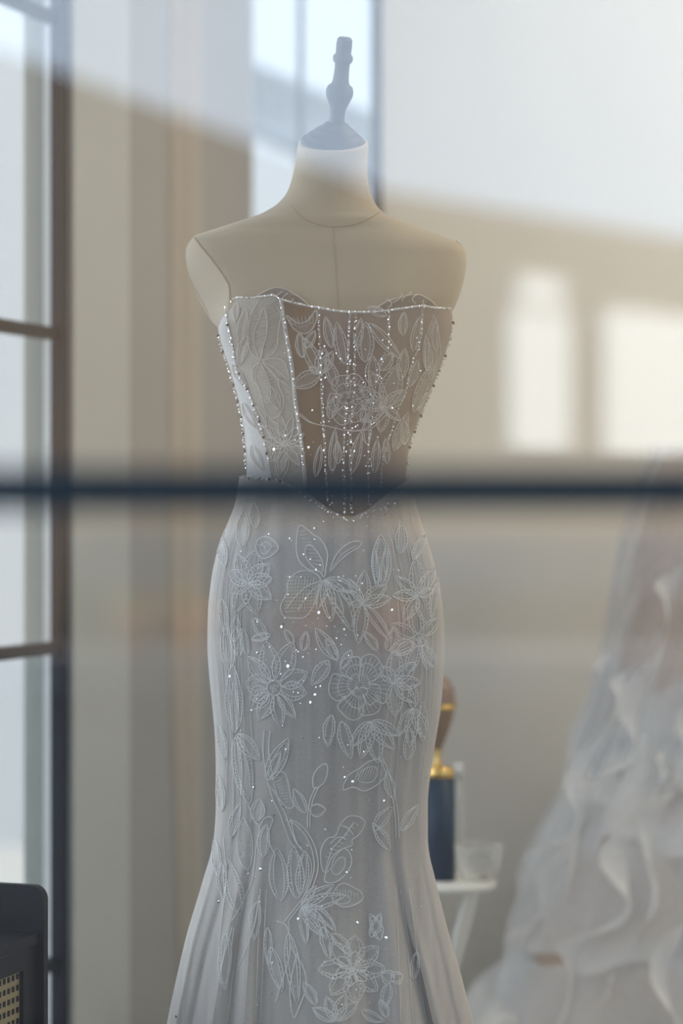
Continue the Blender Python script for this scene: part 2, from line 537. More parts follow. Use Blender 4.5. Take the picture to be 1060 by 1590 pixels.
class Shell:
    def __init__(self, rows, grow=0.0, fold=None, clip=None):
        r = np.array(rows, float)
        self.y = r[:, 0]; self.l = r[:, 1]; self.r = r[:, 2]; self.b = r[:, 3] + grow; self.n = r[:, 4]
        self.grow = grow / KP
        self.fold = fold; self.clip = clip
        # smooth (monotone cubic) lookups on a fine table
        self.fy = np.linspace(self.y[0], self.y[-1], 800)
        self.T = [self._pchip(self.y, c, self.fy) for c in (self.l, self.r, self.b, self.n)]
    @staticmethod
    def _pchip(x, y, q):
        h = np.diff(x); d = np.diff(y) / h
        m = np.zeros_like(y)
        for i in range(1, len(y) - 1):
            if d[i - 1] * d[i] > 0:
                w1 = 2 * h[i] + h[i - 1]; w2 = h[i] + 2 * h[i - 1]
                m[i] = (w1 + w2) / (w1 / d[i - 1] + w2 / d[i])
        m[0], m[-1] = d[0], d[-1]
        k = np.clip(np.searchsorted(x, q) - 1, 0, len(h) - 1)
        t = (q - x[k]) / h[k]
        return ((2 * t**3 - 3 * t**2 + 1) * y[k] + (t**3 - 2 * t**2 + t) * h[k] * m[k]
                + (-2 * t**3 + 3 * t**2) * y[k + 1] + (t**3 - t**2) * h[k] * m[k + 1])
    def row(self, py):
        l, r, b, n = [float(np.interp(py, self.fy, c)) for c in self.T]
        l -= self.grow; r += self.grow
        return ((l + r) / 2 - 530) * KP, (r - l) / 2 * KP, b, n
    def front(self, x, z, out=0.0):
        """depth of the front surface at world x, z"""
        py = 795 + (ZC - z) / KP
        cx, a, b, n = self.row(py)
        u = max(-0.9995, min(0.9995, (x - cx) / a))
        y = S - b * (1 - abs(u) ** n) ** (1 / n)
        if self.fold:
            y -= self.fold(math.acos(u), py)
        return y - out
    def at(self, px, py, out=0.0):
        """point of the front surface that the camera sees at (px, py)"""
        Y = S - 0.08
        if self.fold or self is bod:
            l, r = [float(np.interp(py, self.fy, c)) for c in self.T[:2]]
            px = max(l + 1.2, min(r - 1.2, px))
        for _ in range(5):
            p = W(px, py, Y)
            Y = 0.35 * Y + 0.65 * self.front(p.x, p.z)
        p = W(px, py, Y)
        e = 0.002
        dx = (self.front(p.x + e, p.z) - self.front(p.x - e, p.z)) / (2 * e)
        dz = (self.front(p.x, p.z + e) - self.front(p.x, p.z - e)) / (2 * e)
        n = Vector((dx, -1, dz)).normalized()
        return Vector((p.x, self.front(p.x, p.z), p.z)) + n * out
    def ring(self, py, seg, tilt=0.0):
        cx, a, b, n = self.row(py)
        z = ZC - (py - 795) * KP
        P = []
        for k in range(seg):
            th = 2 * math.pi * k / seg
            c, s = math.cos(th), math.sin(th)
            x = cx + a * math.copysign(abs(c) ** (2 / n), c)
            y = -b * math.copysign(abs(s) ** (2 / n), s)     # s > 0 : towards the camera
            if self.clip: x, y = self.clip(x, y, py, cx, a, b, n)
            if self.fold and True:
                u = max(-1, min(1, (x - cx) / a))
                f = self.fold(math.acos(u), py) * (1 if s >= 0 else -1) * min(1, abs(s) * 3)
                y -= f
            P.append(Vector((x, S + y, z + y * math.tan(tilt))))
        return P
    def shell(self, ys, seg, tilt=None):
        V, Fc = [], []
        for py in ys:
            V += self.ring(py, seg, tilt(py) if tilt else 0.0)
        for i in range(len(ys) - 1):
            for k in range(seg):
                k2 = (k + 1) % seg
                Fc.append((i * seg + k, (i + 1) * seg + k, (i + 1) * seg + k2, i * seg + k2))
        return V, Fc

def arm_clip(x, y, py, cx, a, b, n):
    """flat arm end on the viewer's left, cut across the shoulder"""
    e = float(np.interp(py, [366, 372, 390, 410, 430, 450, 470, 500, 530], [296, 303, 316, 332, 347, 359, 361, 348, 352]))
    l = (cx - a) / KP + 530
    e = max(e, l + 1)
    xe = (e - 530) * KP; xl = cx - a
    if 366 < py < 530 and x < xe and y < b * 0.5:
        u = (xe - cx) / a
        yf = -b * (1 - abs(u) ** n) ** (1 / n)
        t = (x - xl) / (xe - xl)
        yl = b * 0.35
        line = yl + (yf - yl) * t
        y = max(y, line)
    return x, y

body = Shell(BODY, clip=arm_clip)
def neck_tilt(py):
    return math.radians(float(np.interp(py, [206, 300, 345], [24, 8, 0])))

# ------------------------------------------------------------------ dress form
base = W(508, 795, S); base.z = 0
form = empty('dress_form', (0, 0, 0))
tag(form, 'cream fabric dress form with slate wooden neck cap and finial, wearing the lace gown', 'mannequin')
ys = [222 + i * 4 for i in range(0, 28)] + [330 + i * 2.5 for i in range(0, 33)] + list(range(413, 1011, 7))
ys = sorted(set([round(v, 2) for v in ys]))
V, Fc = body.shell(ys, 120, neck_tilt)
top = len(V); V.append(sum((V[k] for k in range(120)), Vector()) / 120)
for k in range(120): Fc.append((top, k, (k + 1) % 120))
lo = (len(ys) - 1) * 120
bot = len(V); V.append(sum((V[lo + k] for k in range(120)), Vector()) / 120)
for k in range(120): Fc.append((bot, lo + (k + 1) % 120, lo + k))
obj('torso', V, Fc, M['cream'], form)

def seam(pts, r=0.0011, out=0.0003, m='seam', name='seam', per=8):
    tube_obj(name, [body.at(x, y, out) for x, y in catmull(pts, per)], r, M[m], form, 6)
seam([(517, 352), (519, 385), (522, 420), (525, 478)], 0.0006)
seam([(452, 320), (470, 338), (495, 349), (517, 352), (545, 350), (570, 341), (590, 329)], 0.0005)
# arm end seam on the viewer's left: along the crease
def crease(py):
    e = float(np.interp(py, [366, 372, 390, 410, 430, 450, 470, 500, 530], [296, 303, 316, 332, 347, 359, 361, 348, 352]))
    cx, a, b, n = body.row(py)
    x = (e - 530) * KP
    u = (x - cx) / a
    return Vector((x, S - b * (1 - abs(u) ** n) ** (1 / n) - 0.0004, ZC - (py - 795) * KP))
tube_obj('seam', [crease(y) for y in np.linspace(371, 472, 24)], 0.0006, M['seam'], form, 6)
# shoulder seam on the viewer's right
tube_obj('seam', [body.ring(y, 120)[3] + Vector((-0.002, -0.001, 0.001)) for y in np.linspace(378, 388, 4)], 0.0012, M['seam'], form, 6)
# neck cap and finial: turned wood, leaning forward with the neck
capV, capF = lathe([(0.0, -0.006), (0.0440, -0.006), (0.0462, -0.002), (0.0466, 0.003), (0.0445, 0.007), (0.0400, 0.0085), (0.0385, 0.012), (0.0345, 0.0155), (0.0300, 0.0165), (0.0288, 0.0205), (0.0240, 0.0240), (0.0195, 0.0250), (0.0180, 0.029), (0.0120, 0.033)], 56, True, False)
fnV, fnF = lathe([(0.0125, 0.030), (0.0105, 0.036), (0.0098, 0.044), (0.0110, 0.052), (0.0150, 0.062), (0.0182, 0.070), (0.0188, 0.076), (0.0170, 0.082), (0.0122, 0.086), (0.0108, 0.092), (0.0100, 0.105), (0.0102, 0.115), (0.0128, 0.117), (0.0137, 0.121), (0.0128, 0.125), (0.0104, 0.127), (0.0108, 0.140), (0.0100, 0.147), (0.0085, 0.149)], 40)
capM = Matrix.Translation(W(519, 226, S) + Vector((0, 0.002, 0.000))) @ Matrix.Rotation(math.radians(6.0), 4, 'Y') @ Matrix.Rotation(math.radians(24), 4, 'X')
obj('neck_cap', [capM @ v for v in capV], capF, M['cap'], form)
obj('finial', [capM @ v for v in fnV], fnF, M['cap'], form)
# stand under the gown
tube_obj('pole', [(base.x, S, 0.02), (base.x, S, 0.86)], 0.016, M['steel'], form, 16)
sv, sf = lathe([(0.0, 0.0), (0.17, 0.0), (0.17, 0.012), (0.03, 0.03), (0.018, 0.06)], 40, True, False)
obj('stand_foot', [Vector((v.x + base.x, v.y + S, v.z)) for v in sv], sf, M['steel'], form)

# ------------------------------------------------------------------ the lace gown
M['sheer_mid'] = sheer('sheer_taupe_net', (0.40, 0.335, 0.315), 0.60, 0.85, 0.25, 0.20, 700)
M['sheer_nude'] = sheer('sheer_nude_net', (0.34, 0.235, 0.17), 0.62, 0.9, 0.25, 0.15, 700)
M['sheer_left'] = sheer('sheer_pale_net', (0.74, 0.70, 0.64), 0.58, 0.9, 0.2, 0.2, 700)
M['satin_side'] = sheer('dense_white_net', (0.86, 0.86, 0.87), 0.85, 1.0, 0.3, 0.2, 500)
M['skirt'] = sheer('gown_tulle', (0.84, 0.79, 0.745), 0.66, 1.0, 0.35, 0.16, 650, 0.22)
M['lining'] = mat('gown_lining', (0.34, 0.30, 0.275), 0.9, noise=0.15, nscale=12)
M['thread'] = mat('white_thread', (0.90, 0.88, 0.85), 0.6, noise=0.1, nscale=300, sheen=0.3)
M['hatch'] = sheer('fine_thread', (0.88, 0.86, 0.83), 0.92, 0.95, 0.2, 0.1)
M['thread_b'] = mat('ecru_thread', (0.74, 0.69, 0.65), 0.6, noise=0.1, nscale=300, sheen=0.2)
M['hatch_b'] = sheer('fine_ecru_thread', (0.70, 0.65, 0.61), 0.75, 0.9, 0.2, 0.1)
M['net'] = sheer('lace_net', (0.90, 0.865, 0.83), 0.13, 0.3, 0.0, 0.12, 1500)
M['bead'] = mat('silver_bead', (0.97, 0.97, 0.97), 0.06, 1.0, noise=0.1, nscale=400)
M['bead_dark'] = mat('smoky_bead', (0.16, 0.17, 0.18), 0.12, 0.6, noise=0.4, nscale=200, coat=0.5)
M['seed'] = mat('white_seed_bead', (0.97, 0.97, 0.96), 0.15, 0.0, noise=0.1, nscale=300, coat=1.0)
M['boning_dense'] = sheer('white_boning_cord', (0.88, 0.86, 0.83), 0.75, 0.95, 0.2, 0.25, 900)
M['boning'] = sheer('boning_tape', (0.66, 0.60, 0.56), 0.40, 0.8, 0.25, 0.25, 900)

gown = empty('lace_gown', (0, 0, 0))
tag(gown, 'strapless beaded lace mermaid wedding gown worn by the cream dress form', 'dress')
bod = Shell(BODICE, 0.0)

def foldf(th, py):
    """soft vertical folds of the skirt; th = 0 right edge ... pi left edge"""
    w = float(np.interp(py, [740, 800, 1250, 1330, 1450, 1600, 1960], [0.0, 0.0012, 0.0018, 0.004, 0.010, 0.016, 0.030]))
    s = 0.0
    for c, wd, amp in ((2.72, 0.05, 0.9), (2.52, 0.045, -0.8), (2.36, 0.05, 0.9), (2.2, 0.05, -0.9), (2.06, 0.06, 1.0), (1.9, 0.06, -0.5),
                       (1.55, 0.12, 0.5), (1.18, 0.07, -0.9), (1.02, 0.06, 1.0), (0.84, 0.05, -1.0), (0.68, 0.05, 0.9), (0.45, 0.05, -0.6)):
        c2 = c + 0.05 * math.sin(py * 0.006 + c * 9)
        s += amp * math.exp(-((th - c2) / wd) ** 2)
    w2 = float(np.interp(py, [740, 800, 900, 1250, 1400], [0.0, 0.0009, 0.0010, 0.0010, 0.0]))
    s2 = math.sin(th * 34 + 1.5 * math.sin(py * 0.004)) * max(0.0, (th - 2.0)) + 0.7 * math.sin(th * 40 + py * 0.003) * max(0.0, 0.9 - th)
    return w * s + w2 * s2
skirt = Shell(SKIRT, 0.0, foldf)
ys = list(np.linspace(738, 830, 26)) + list(np.linspace(836, 1960, 184))
V, Fc = skirt.shell(ys, 220)
WX = [370, 400, 440, 480, 510, 540, 570, 605, 640]
WY = [740, 743, 748, 768, 790, 806, 792, 764, 742]
def waist_y(px): return float(np.interp(px, WX, WY))
clampd = set()
for k in range(1, 110):
    wy = 745.0
    for _ in range(3):
        wp = skirt.ring(wy, 220)[k]
        wy = waist_y(530 + wp.x / KP * S / wp.y)
    wp = skirt.ring(wy, 220)[k]
    for i, y in enumerate(ys):
        if y < wy:
            V[i * 220 + k] = wp.copy(); clampd.add(i * 220 + k)
def _keep(f):
    return len({tuple(round(c, 6) for c in V[q]) for q in f}) >= 3
Fc = [f for f in Fc if not (any(q in clampd for q in f) and not _keep(f))]
skirt_o = obj('skirt', V, Fc, M['skirt'], gown)
lining = Shell(SKIRT, -0.007, foldf)
ys = list(np.linspace(816, 1950, 120))
V, Fc = lining.shell(ys, 140)
obj('skirt_lining', V, Fc, M['lining'], gown)

# back of the bodice
V, Fc = [], []
nb, nv = 40, 24
for j in range(nv + 1):
    for i in range(nb + 1):
        th = math.pi + math.pi * i / nb
        y = 505 + (745 - 505) * j / nv
        y0 = 505 if 3 < i < nb - 3 else 488
        y = y0 + (745 - y0) * j / nv
        cx, a, b, n = bod.row(y)
        c, s = math.cos(th), math.sin(th)
        V.append(Vector((cx + a * math.copysign(abs(c) ** (2 / n), c), S + b * abs(s) ** (2 / n), ZC - (y - 795) * KP)))
for j in range(nv):
    for i in range(nb):
        a = j * (nb + 1) + i
        Fc.append((a, a + 1, a + nb + 2, a + nb + 1))
bodice_o = obj('bodice', V, Fc, M['satin_side'], gown)

# bodice panels between the boning lines (photo coordinates, top to waist)
BL = {
 'b1': [(352, 478), (353, 493), (359, 521), (369, 572), (383, 600), (394, 626), (402, 648), (409, 675), (415, 703), (420, 728), (423, 748)],
 'b2': [(436, 466), (443, 511), (453, 567), (459, 626), (468, 689), (472, 725), (475, 758)],
 'b3': [(494, 477), (496, 523), (499, 586), (500, 626), (503, 677), (505, 721), (508, 780)],
 'b4': [(543, 486), (540, 558), (538, 618), (534, 673), (533, 733), (535, 800)],
 'b4b': [(552, 486), (550, 558), (548, 618), (544, 673), (544, 725), (545, 800)],
 'b5': [(604, 483), (601, 531), (587, 578), (579, 618), (573, 673), (570, 725), (571, 785)],
 'b6': [(655, 475), (654, 499), (649, 535), (637, 566), (629, 606), (617, 634), (605, 673), (595, 703), (591, 727), (590, 765)],
}
def bx_(key, py):
    if key == 'L': return float(np.interp(py, BODICE_Y, BODICE_L)) + 0.4
    if key == 'R': return float(np.interp(py, BODICE_Y, BODICE_R)) - 0.4
    p = BL[key]
    return float(np.interp(py, [q[1] for q in p], [q[0] for q in p]))
BODICE_Y = [r[0] for r in BODICE]; BODICE_L = [r[1] for r in BODICE]; BODICE_R = [r[2] for r in BODICE]
TOPX = [340, 352, 360, 369, 389, 410, 425, 436, 468, 500, 532, 563, 595, 625, 655, 674, 698, 710]
TOPY = [490, 479, 468, 462, 463, 460, 459, 465, 473, 479, 484, 485, 483, 479, 475, 478, 479, 482]
def top_y(px): return float(np.interp(px, TOPX, TOPY))
WX = [370, 400, 440, 480, 510, 540, 570, 605, 640]
WY = [742, 744, 749, 768, 790, 806, 792, 764, 744]
def waist_y(px): return float(np.interp(px, WX, WY))

def front_grid(name, ka, kb, m, nu, nv=44, out=0.0, surf=bod):
    V, Fc = [], []
    for j in range(nv + 1):
        for i in range(nu + 1):
            t = i / nu
            y = 478 + (745 - 478) * j / nv
            for _ in range(4):                        # bend rows to the neckline and the waist
                px = bx_(ka, y) * (1 - t) + bx_(kb, y) * t
                y0, y1 = top_y(px), waist_y(px)
                y = y0 + (y1 - y0) * j / nv
            p = surf.at(px, y, out)
            V.append(p)
    for j in range(nv):
        for i in range(nu):
            a = j * (nu + 1) + i
            Fc.append((a, a + nu + 1, a + nu + 2, a + 1))
    return obj(name, V, Fc, m, bodice_o)
front_grid('bodice_panel', 'L', 'b1', M['satin_side'], 8)
front_grid('bodice_panel', 'b1', 'b2', M['sheer_left'], 12)
front_grid('bodice_panel', 'b2', 'b3', M['sheer_nude'], 10)
front_grid('bodice_panel', 'b3', 'b4', M['sheer_mid'], 10)
front_grid('bodice_panel', 'b4', 'b4b', M['sheer_mid'], 3)
front_grid('bodice_panel', 'b4b', 'b5', M['sheer_mid'], 10)
front_grid('bodice_panel', 'b5', 'b6', M['sheer_mid'], 10)
front_grid('bodice_panel', 'b6', 'R', M['sheer_mid'], 10)
# cups standing up behind the front edge
def cup(ptsx, ptsy, name='cup'):
    V, Fc = [], []
    n = 26
    for i in range(n + 1):
        t = i / n
        px = ptsx[0] + (ptsx[-1] - ptsx[0]) * t
        yt = float(np.interp(px, ptsx, ptsy))
        yb = max(yt + 1.0, top_y(px) + 2 + 16 * math.sin(math.pi * t))
        for j in range(7):
            y = yt + (yb - yt) * j / 6
            V.append(body.at(px, y, 0.0015 + 0.004 * math.sin(math.pi * t)))
    for i in range(n):
        for j in range(6):
            a = i * 7 + j
            Fc.append((a, a + 1, a + 8, a + 7))
    return obj(name, V, Fc, M['cupnet'], bodice_o)
M['cupnet'] = sheer('grey_cup_net', (0.32, 0.29, 0.28), 0.70, 0.9, 0.2, 0.2, 700)
def sm(xs, ys_):
    c = catmull(list(zip(xs, ys_)), 8)
    return [p[0] for p in c], [p[1] for p in c]
cup(*sm([397, 404, 413, 425, 440, 452, 466, 478], [464, 458, 453, 449, 450, 455, 463, 473]))
cup(*sm([578, 590, 603, 625, 647, 660, 669, 676], [484, 474, 467, 461, 458, 463, 469, 479]))
tube_obj('cup_edge', [body.at(x, y, 0.0045) for x, y in zip(*sm([397, 404, 413, 425, 440, 452, 466, 478], [464, 458, 453, 449, 450, 455, 463, 473]))], 0.0007, M['thread_b'], bodice_o, 6)
tube_obj('cup_edge', [body.at(x, y, 0.0045) for x, y in zip(*sm([578, 590, 603, 625, 647, 660, 669, 676], [484, 474, 467, 461, 458, 463, 469, 479]))], 0.0007, M['thread_b'], bodice_o, 6)

# boning tapes
def line_on(surf, pts, r, m, name, out=0.0006, sides=6, per=6):
    return tube_obj(name, [surf.at(x, y, out) for x, y in catmull(pts, per)], r, m, bodice_o, sides)
for key in ('b1', 'b2', 'b3', 'b4', 'b4b', 'b5', 'b6'):
    line_on(bod, [p for p in BL[key] if p[1] <= waist_y(p[0]) + 2], 0.0030 if key == 'b2' else 0.0022, M['boning_dense'] if key == 'b2' else M['boning'], 'boning', -0.0008)
# neckline edge
line_on(bod, [(x, y) for x, y in zip(TOPX[1:-1], TOPY[1:-1])], 0.0013, M['thread'], 'neckline_edge')

# bead rows
def bead_row(pts, spacing, rbig, rsmall, surf=bod, dark=True, out=0.0022, jit=0.6):
    c = catmull(pts, 10)
    d = [0.0]
    for a, b in zip(c[:-1], c[1:]): d.append(d[-1] + math.hypot(b[0] - a[0], b[1] - a[1]))
    L = d[-1]
    V, Fc, FM = [], [], []
    s, k = 0.0, 0
    while s < L:
        x = float(np.interp(s, d, [p[0] for p in c])) + random.uniform(-jit, jit)
        y = float(np.interp(s, d, [p[1] for p in c])) + random.uniform(-jit, jit)
        big = (k % 4 == 0)
        r = rbig if big else rsmall * random.uniform(0.85, 1.25)
        n0 = len(Fc)
        add_ball(V, Fc, surf.at(x, y, out), r)
        mi = (1 if (dark and random.random() < 0.75) else 0) if big else (2 if random.random() < 0.7 else 0)
        FM += [mi] * (len(Fc) - n0)
        s += spacing * random.uniform(0.9, 1.1); k += 1
    for s in np.arange(2.0, L, 11.0):                 # sewn sequins between the beads
        x = float(np.interp(s, d, [p[0] for p in c])); y = float(np.interp(s, d, [p[1] for p in c]))
        n0 = len(Fc)
        add_flake(V, Fc, surf.at(x + random.uniform(-2, 2), y, out + 0.001), random.uniform(0.0008, 0.0013), (-0.50 + random.uniform(-.42, .42), -0.86, random.uniform(-.2, .25)))
        FM += [0] * (len(Fc) - n0)
    o = obj('bead_row', V, Fc, [M['bead'], M['bead_dark'], M['seed']], skirt_o if surf is skirt else bodice_o, False, FM)
    tag(o, kind='stuff')
    return o
Lrow = [(340, 521), (347.5, 547), (356.5, 572), (364, 598), (371, 624), (376.5, 650), (380, 677), (382, 705), (384, 733)]
Rrow = [(701, 501), (696, 537), (687, 560), (678, 582), (668, 606), (658, 630), (647, 658), (637, 683), (633, 705), (631, 727)]
bead_row(Lrow, 6.6, 0.0022, 0.0015)
bead_row([(x - 0.3, y) for x, y in Rrow], 6.4, 0.0023, 0.0016)
bead_row(BL['b1'][:-1], 6.6, 0.0023, 0.0013)
bead_row(BL['b2'][:-1], 6.0, 0.0018, 0.0013, dark=False)
bead_row(BL['b3'], 7.0, 0.0017, 0.0011, dark=False)
bead_row(BL['b4'], 7.5, 0.0018, 0.0011, dark=False)
bead_row(BL['b4b'], 7.5, 0.0018, 0.0011, dark=True)
bead_row(BL['b5'], 9.0, 0.0017, 0.0010, dark=False)
bead_row(BL['b6'], 7.0, 0.0018, 0.0012, dark=False)
# neckline seed beads
bead_row([(x, y) for x, y in zip(TOPX[1:-1], TOPY[1:-1])], 4.5, 0.0010, 0.0008, dark=False, jit=1.0)
# waist seam beads
bead_row([(372, 741), (390, 743), (410, 745), (430, 746), (442, 750), (455, 757)], 4.2, 0.0021, 0.0014, skirt, True, jit=1.6)
bead_row([(455, 757), (475, 772), (495, 786), (515, 798), (535, 806)], 4.0, 0.0017, 0.0013, skirt, False, jit=5)
bead_row([(536, 808), (546, 810), (556, 806), (575, 797), (595, 790), (620, 774), (638, 750)], 4.5, 0.0017, 0.0013, skirt, False, jit=4)

# scattered sequins
V, Fc, FM = [], [], []
def sequin(surf, x, y, r, out=0.0016, lit=0.45):
    n0 = len(Fc)
    if random.random() < lit:      # tipped towards the side window
        n = (-0.52 + random.uniform(-.16, .16), -0.86, random.uniform(-.1, .16))
    else:
        n = (random.uniform(-.5, .5), -1, random.uniform(-.4, .4))
    add_flake(V, Fc, surf.at(x, y, out), r, n)
    FM.extend([0] * (len(Fc) - n0))
for x, y in [(444, 676), (479, 694), (607, 633), (543, 560), (591, 557), (500, 548), (620, 760), (426, 697), (549, 700), (607, 947), (447, 1034), (495, 951), (489, 1078), (437, 973), (395, 1222), (426, 1265), (405, 1350),
             (553, 1433), (463, 1427), (600, 1456), (547, 1213), (535, 1207), (603, 1256), (595, 1243), (540, 1355), (537, 1355), (651, 1408), (649, 1412), (672, 1553), (526, 1563), (530, 1562), (340, 1400), (275, 1579), (358, 1050), (482, 1090), (400, 1014)]:
    sequin(skirt if y > 760 else bod, x, y, random.uniform(0.0016, 0.0023), 0.0018, 1.0)
for _ in range(90):
    sequin(bod, random.gauss(545, 45) if random.random() < .8 else random.uniform(440, 650), random.uniform(500, 735), random.uniform(0.0007, 0.0014))
for _ in range(210):
    y = 770 + 800 * random.random() ** 1.2
    sequin(skirt, min(660, max(375, random.gauss(500 + 0.02 * (y - 800), 70))), y, random.uniform(0.0005, 0.0011))
for _ in range(60):
    sequin(skirt, random.gauss(490, 60), random.gauss(975, 40), random.uniform(0.0006, 0.0012))
tag(obj('sequin_scatter', V, Fc, [M['bead'], M['bead_dark'], M['seed']], gown, False, FM), kind='stuff')

# ---- lace motifs -----------------------------------------------------------
RT, RH = 0.00062, 0.00042
class Motif:
    def __init__(self, surf): self.s = surf; self.V = []; self.F = []; self.M = []
    def line(self, pts, r=RT, smooth=True, mi=0, per=6):
        c = catmull(pts, per) if smooth else pts
        tube(self.V, self.F, [self.s.at(x, y, 0.0012) for x, y in c], r, 4, None, self.M, mi)
    def closed(self, pts, r=RT, per=5, fill=True):
        c = catmull(pts, per, True)
        self.line(c, r, False)
        if fill: self.fill(c)
        return c
    def fill(self, c):
        b = len(self.V)
        cx = sum(p[0] for p in c) / len(c); cy = sum(p[1] for p in c) / len(c)
        n = len(c)
        rings = (0.0, 0.5, 1.0)
        self.V.append(self.s.at(cx, cy, 0.0008))
        for f in rings[1:]:
            for p in c: self.V.append(self.s.at(cx + (p[0] - cx) * f, cy + (p[1] - cy) * f, 0.0008))
        for i in range(n - 1):
            self.F.append((b, b + 1 + i, b + 2 + i)); self.M.append(2)
            self.F.append((b + 1 + i, b + 1 + n + i, b + 2 + n + i, b + 2 + i)); self.M.append(2)
    def petal(self, x, y, ang, L, w, inner=0.6, hatch=6, tip=0.35, wave=0.0, net=False, bend=0.0):
        """petal from (x, y) along ang (degrees, 0 = right, 90 = up)"""
        a = math.radians(ang)
        def P(t, s):
            aa = a + bend * t
            ex, ey = math.cos(aa), -math.sin(aa)
            hw = w * 0.5 * (math.sin(math.pi * min(1, t) ** (0.5 + tip)) ** 0.8 if 0 < t < 1 else 0.0)
            hw *= 1 + wave * math.sin(t * 17 + s)
            return (x + ex * L * t - ey * hw * s, y + ey * L * t + ex * hw * s)
        N = 12
        pts = [P(i / N, 1) for i in range(N + 1)] + [P(i / N, -1) for i in range(N - 1, -1, -1)]
        self.line(pts, RT, False)
        b = len(self.V)
        for i in range(N + 1):
            for s in (-1, 0, 1):
                q = P(i / N, s); self.V.append(self.s.at(q[0], q[1], 0.0008))
        for i in range(N):
            for s in range(2):
                k = b + i * 3 + s
                self.F.append((k, k + 1, k + 4, k + 3)); self.M.append(2)
        if inner:
            q = [P(0.08 + (inner + 0.2) * i / N, 0.55) for i in range(N + 1)]
            q2 = [P(0.08 + (inner + 0.2) * i / N, -0.55) for i in range(N, -1, -1)]
            self.line([q[0]] + q[1:-1] + [P(0.1 + inner + 0.22, 0)] + q2[1:], RT * 0.8, False)
        for k in range(hatch):
            t = 0.15 + 0.75 * (k + 0.5) / hatch
            if net:
                self.line([P(t - 0.12, 0.95), P(min(.98, t + 0.12), -0.95)], RH, False, 1)
                self.line([P(t - 0.12, -0.95), P(min(.98, t + 0.12), 0.95)], RH, False, 1)
            else:
                self.line([P(t, 0.97), P(t + 0.03, 0.5)], RH, False, 1)
                self.line([P(t, -0.97), P(t + 0.03, -0.5)], RH, False, 1)
    def done(self, name):
        if self.s is skirt:
            return obj(name, self.V, self.F, [M['thread'], M['hatch'], M['net']], skirt_o, True, self.M)
        return obj(name, self.V, self.F, [M['thread_b'], M['hatch_b'], M['net']], bodice_o, True, self.M)

def flower(surf, x, y, petals, centre=0, name='lace_flower'):
    m = Motif(surf)
    for p in petals:
        kw = p[3] if len(p) > 3 else {}
        a = math.radians(p[0])
        m.petal(x + math.cos(a) * centre, y - math.sin(a) * centre, p[0], p[1], p[2], **kw)
    if centre:
        m.closed([(x + centre * math.cos(t), y - centre * math.sin(t)) for t in np.linspace(0, 2 * math.pi, 9)[:-1]])
        for k in range(7):
            t = k * 2.4; r = centre * 0.25 * math.sqrt(k)
            m.closed([(x + r * math.cos(t) + 2 * math.cos(q), y + r * math.sin(t) + 2 * math.sin(q)) for q in (0, 2.1, 4.2)], RH, 3, False)
    return m.done(name)
def leaf(surf, x0, y0, x1, y1, w, name='lace_leaf', **kw):
    m = Motif(surf)
    m.petal(x0, y0, math.degrees(math.atan2(y0 - y1, x1 - x0)), math.hypot(x1 - x0, y1 - y0), w, **kw)
    return m.done(name)
def stem(surf, pts, gap=4, name='lace_stem'):
    m = Motif(surf)
    m.line(pts)
    if gap: m.line([(x + gap, y + 1) for x, y in pts])
    return m.done(name)

def rose(surf, x, y, R_, name='lace_rose'):
    m = Motif(surf)
    rr = random.Random(int(x))
    for lay, (n, r0, r1) in enumerate(((6, 0.55, 1.0), (5, 0.28, 0.68), (3, 0.08, 0.38))):
        for k in range(n):
            a = 2 * math.pi * (k + 0.37 * lay) / n + rr.uniform(-.15, .15)
            w = math.pi / n * 1.15
            q1 = R_ * r1 * rr.uniform(0.9, 1.1)
            pts = [(x + R_ * r0 * math.cos(a - w), y + R_ * r0 * math.sin(a - w) * 1.1)]
            for t in np.linspace(-0.8, 0.8, 5):
                q = q1 * (1 - 0.22 * t * t + 0.04 * math.sin(9 * t))
                pts.append((x + q * math.cos(a + w * t), y + 1.1 * q * math.sin(a + w * t)))
            pts.append((x + R_ * r0 * math.cos(a + w), y + 1.1 * R_ * r0 * math.sin(a + w)))
            m.line(pts, RT * (1 - 0.1 * lay), True, 0, 4)
            for t in np.linspace(-0.8, 0.8, 7):
                m.line([(x + R_ * r0 * 1.05 * math.cos(a + w * t), y + 1.1 * R_ * r0 * 1.05 * math.sin(a + w * t)), (x + q1 * .93 * (1 - .22 * t * t) * math.cos(a + w * t), y + 1.1 * q1 * .93 * (1 - .22 * t * t) * math.sin(a + w * t))], RH, False, 1)
    m.fill([(x + R_ * .95 * math.cos(t), y + 1.05 * R_ * math.sin(t)) for t in np.linspace(0, 2 * math.pi, 25)])
    return m.done(name)
B, K = bod, skirt
# bodice: large open flower on the pale panel
m = Motif(B)
m.closed([(405, 560), (397, 540), (395, 518), (402, 498), (410, 480), (415, 498), (414, 520), (409, 540)], RT)
for k in range(9): m.line([(397 + 0.2 * k, 540 - 6.2 * k), (413, 538 - 6.0 * k)], RH, False, 1)
o1 = catmull([(404, 560), (392, 548), (385, 530), (387, 505), (392, 485), (402, 466)], 5)
o2 = catmull([(407, 559), (420, 552), (430, 540), (432, 515), (436, 490), (430, 475)], 5)
m.line(o1, RT, False); m.line(o2, RT, False)
for k in range(16):
    t = k / 16
    y = 548 - 74 * t
    m.line([(float(np.interp(-y, [-p[1] for p in o1], [p[0] for p in o1])), y + 3), (396 + 6 * t, y)], RH, False, 1)
    m.line([(415 - 1 * t, y - 2), (float(np.interp(-y, [-p[1] for p in o2], [p[0] for p in o2])), y - 14)], RH, False, 1)
m.done('lace_flower')
m = Motif(B)
m.closed([(404, 562), (397, 580), (401, 600), (410, 618), (417, 626), (421, 608), (417, 588), (410, 572)], RT)
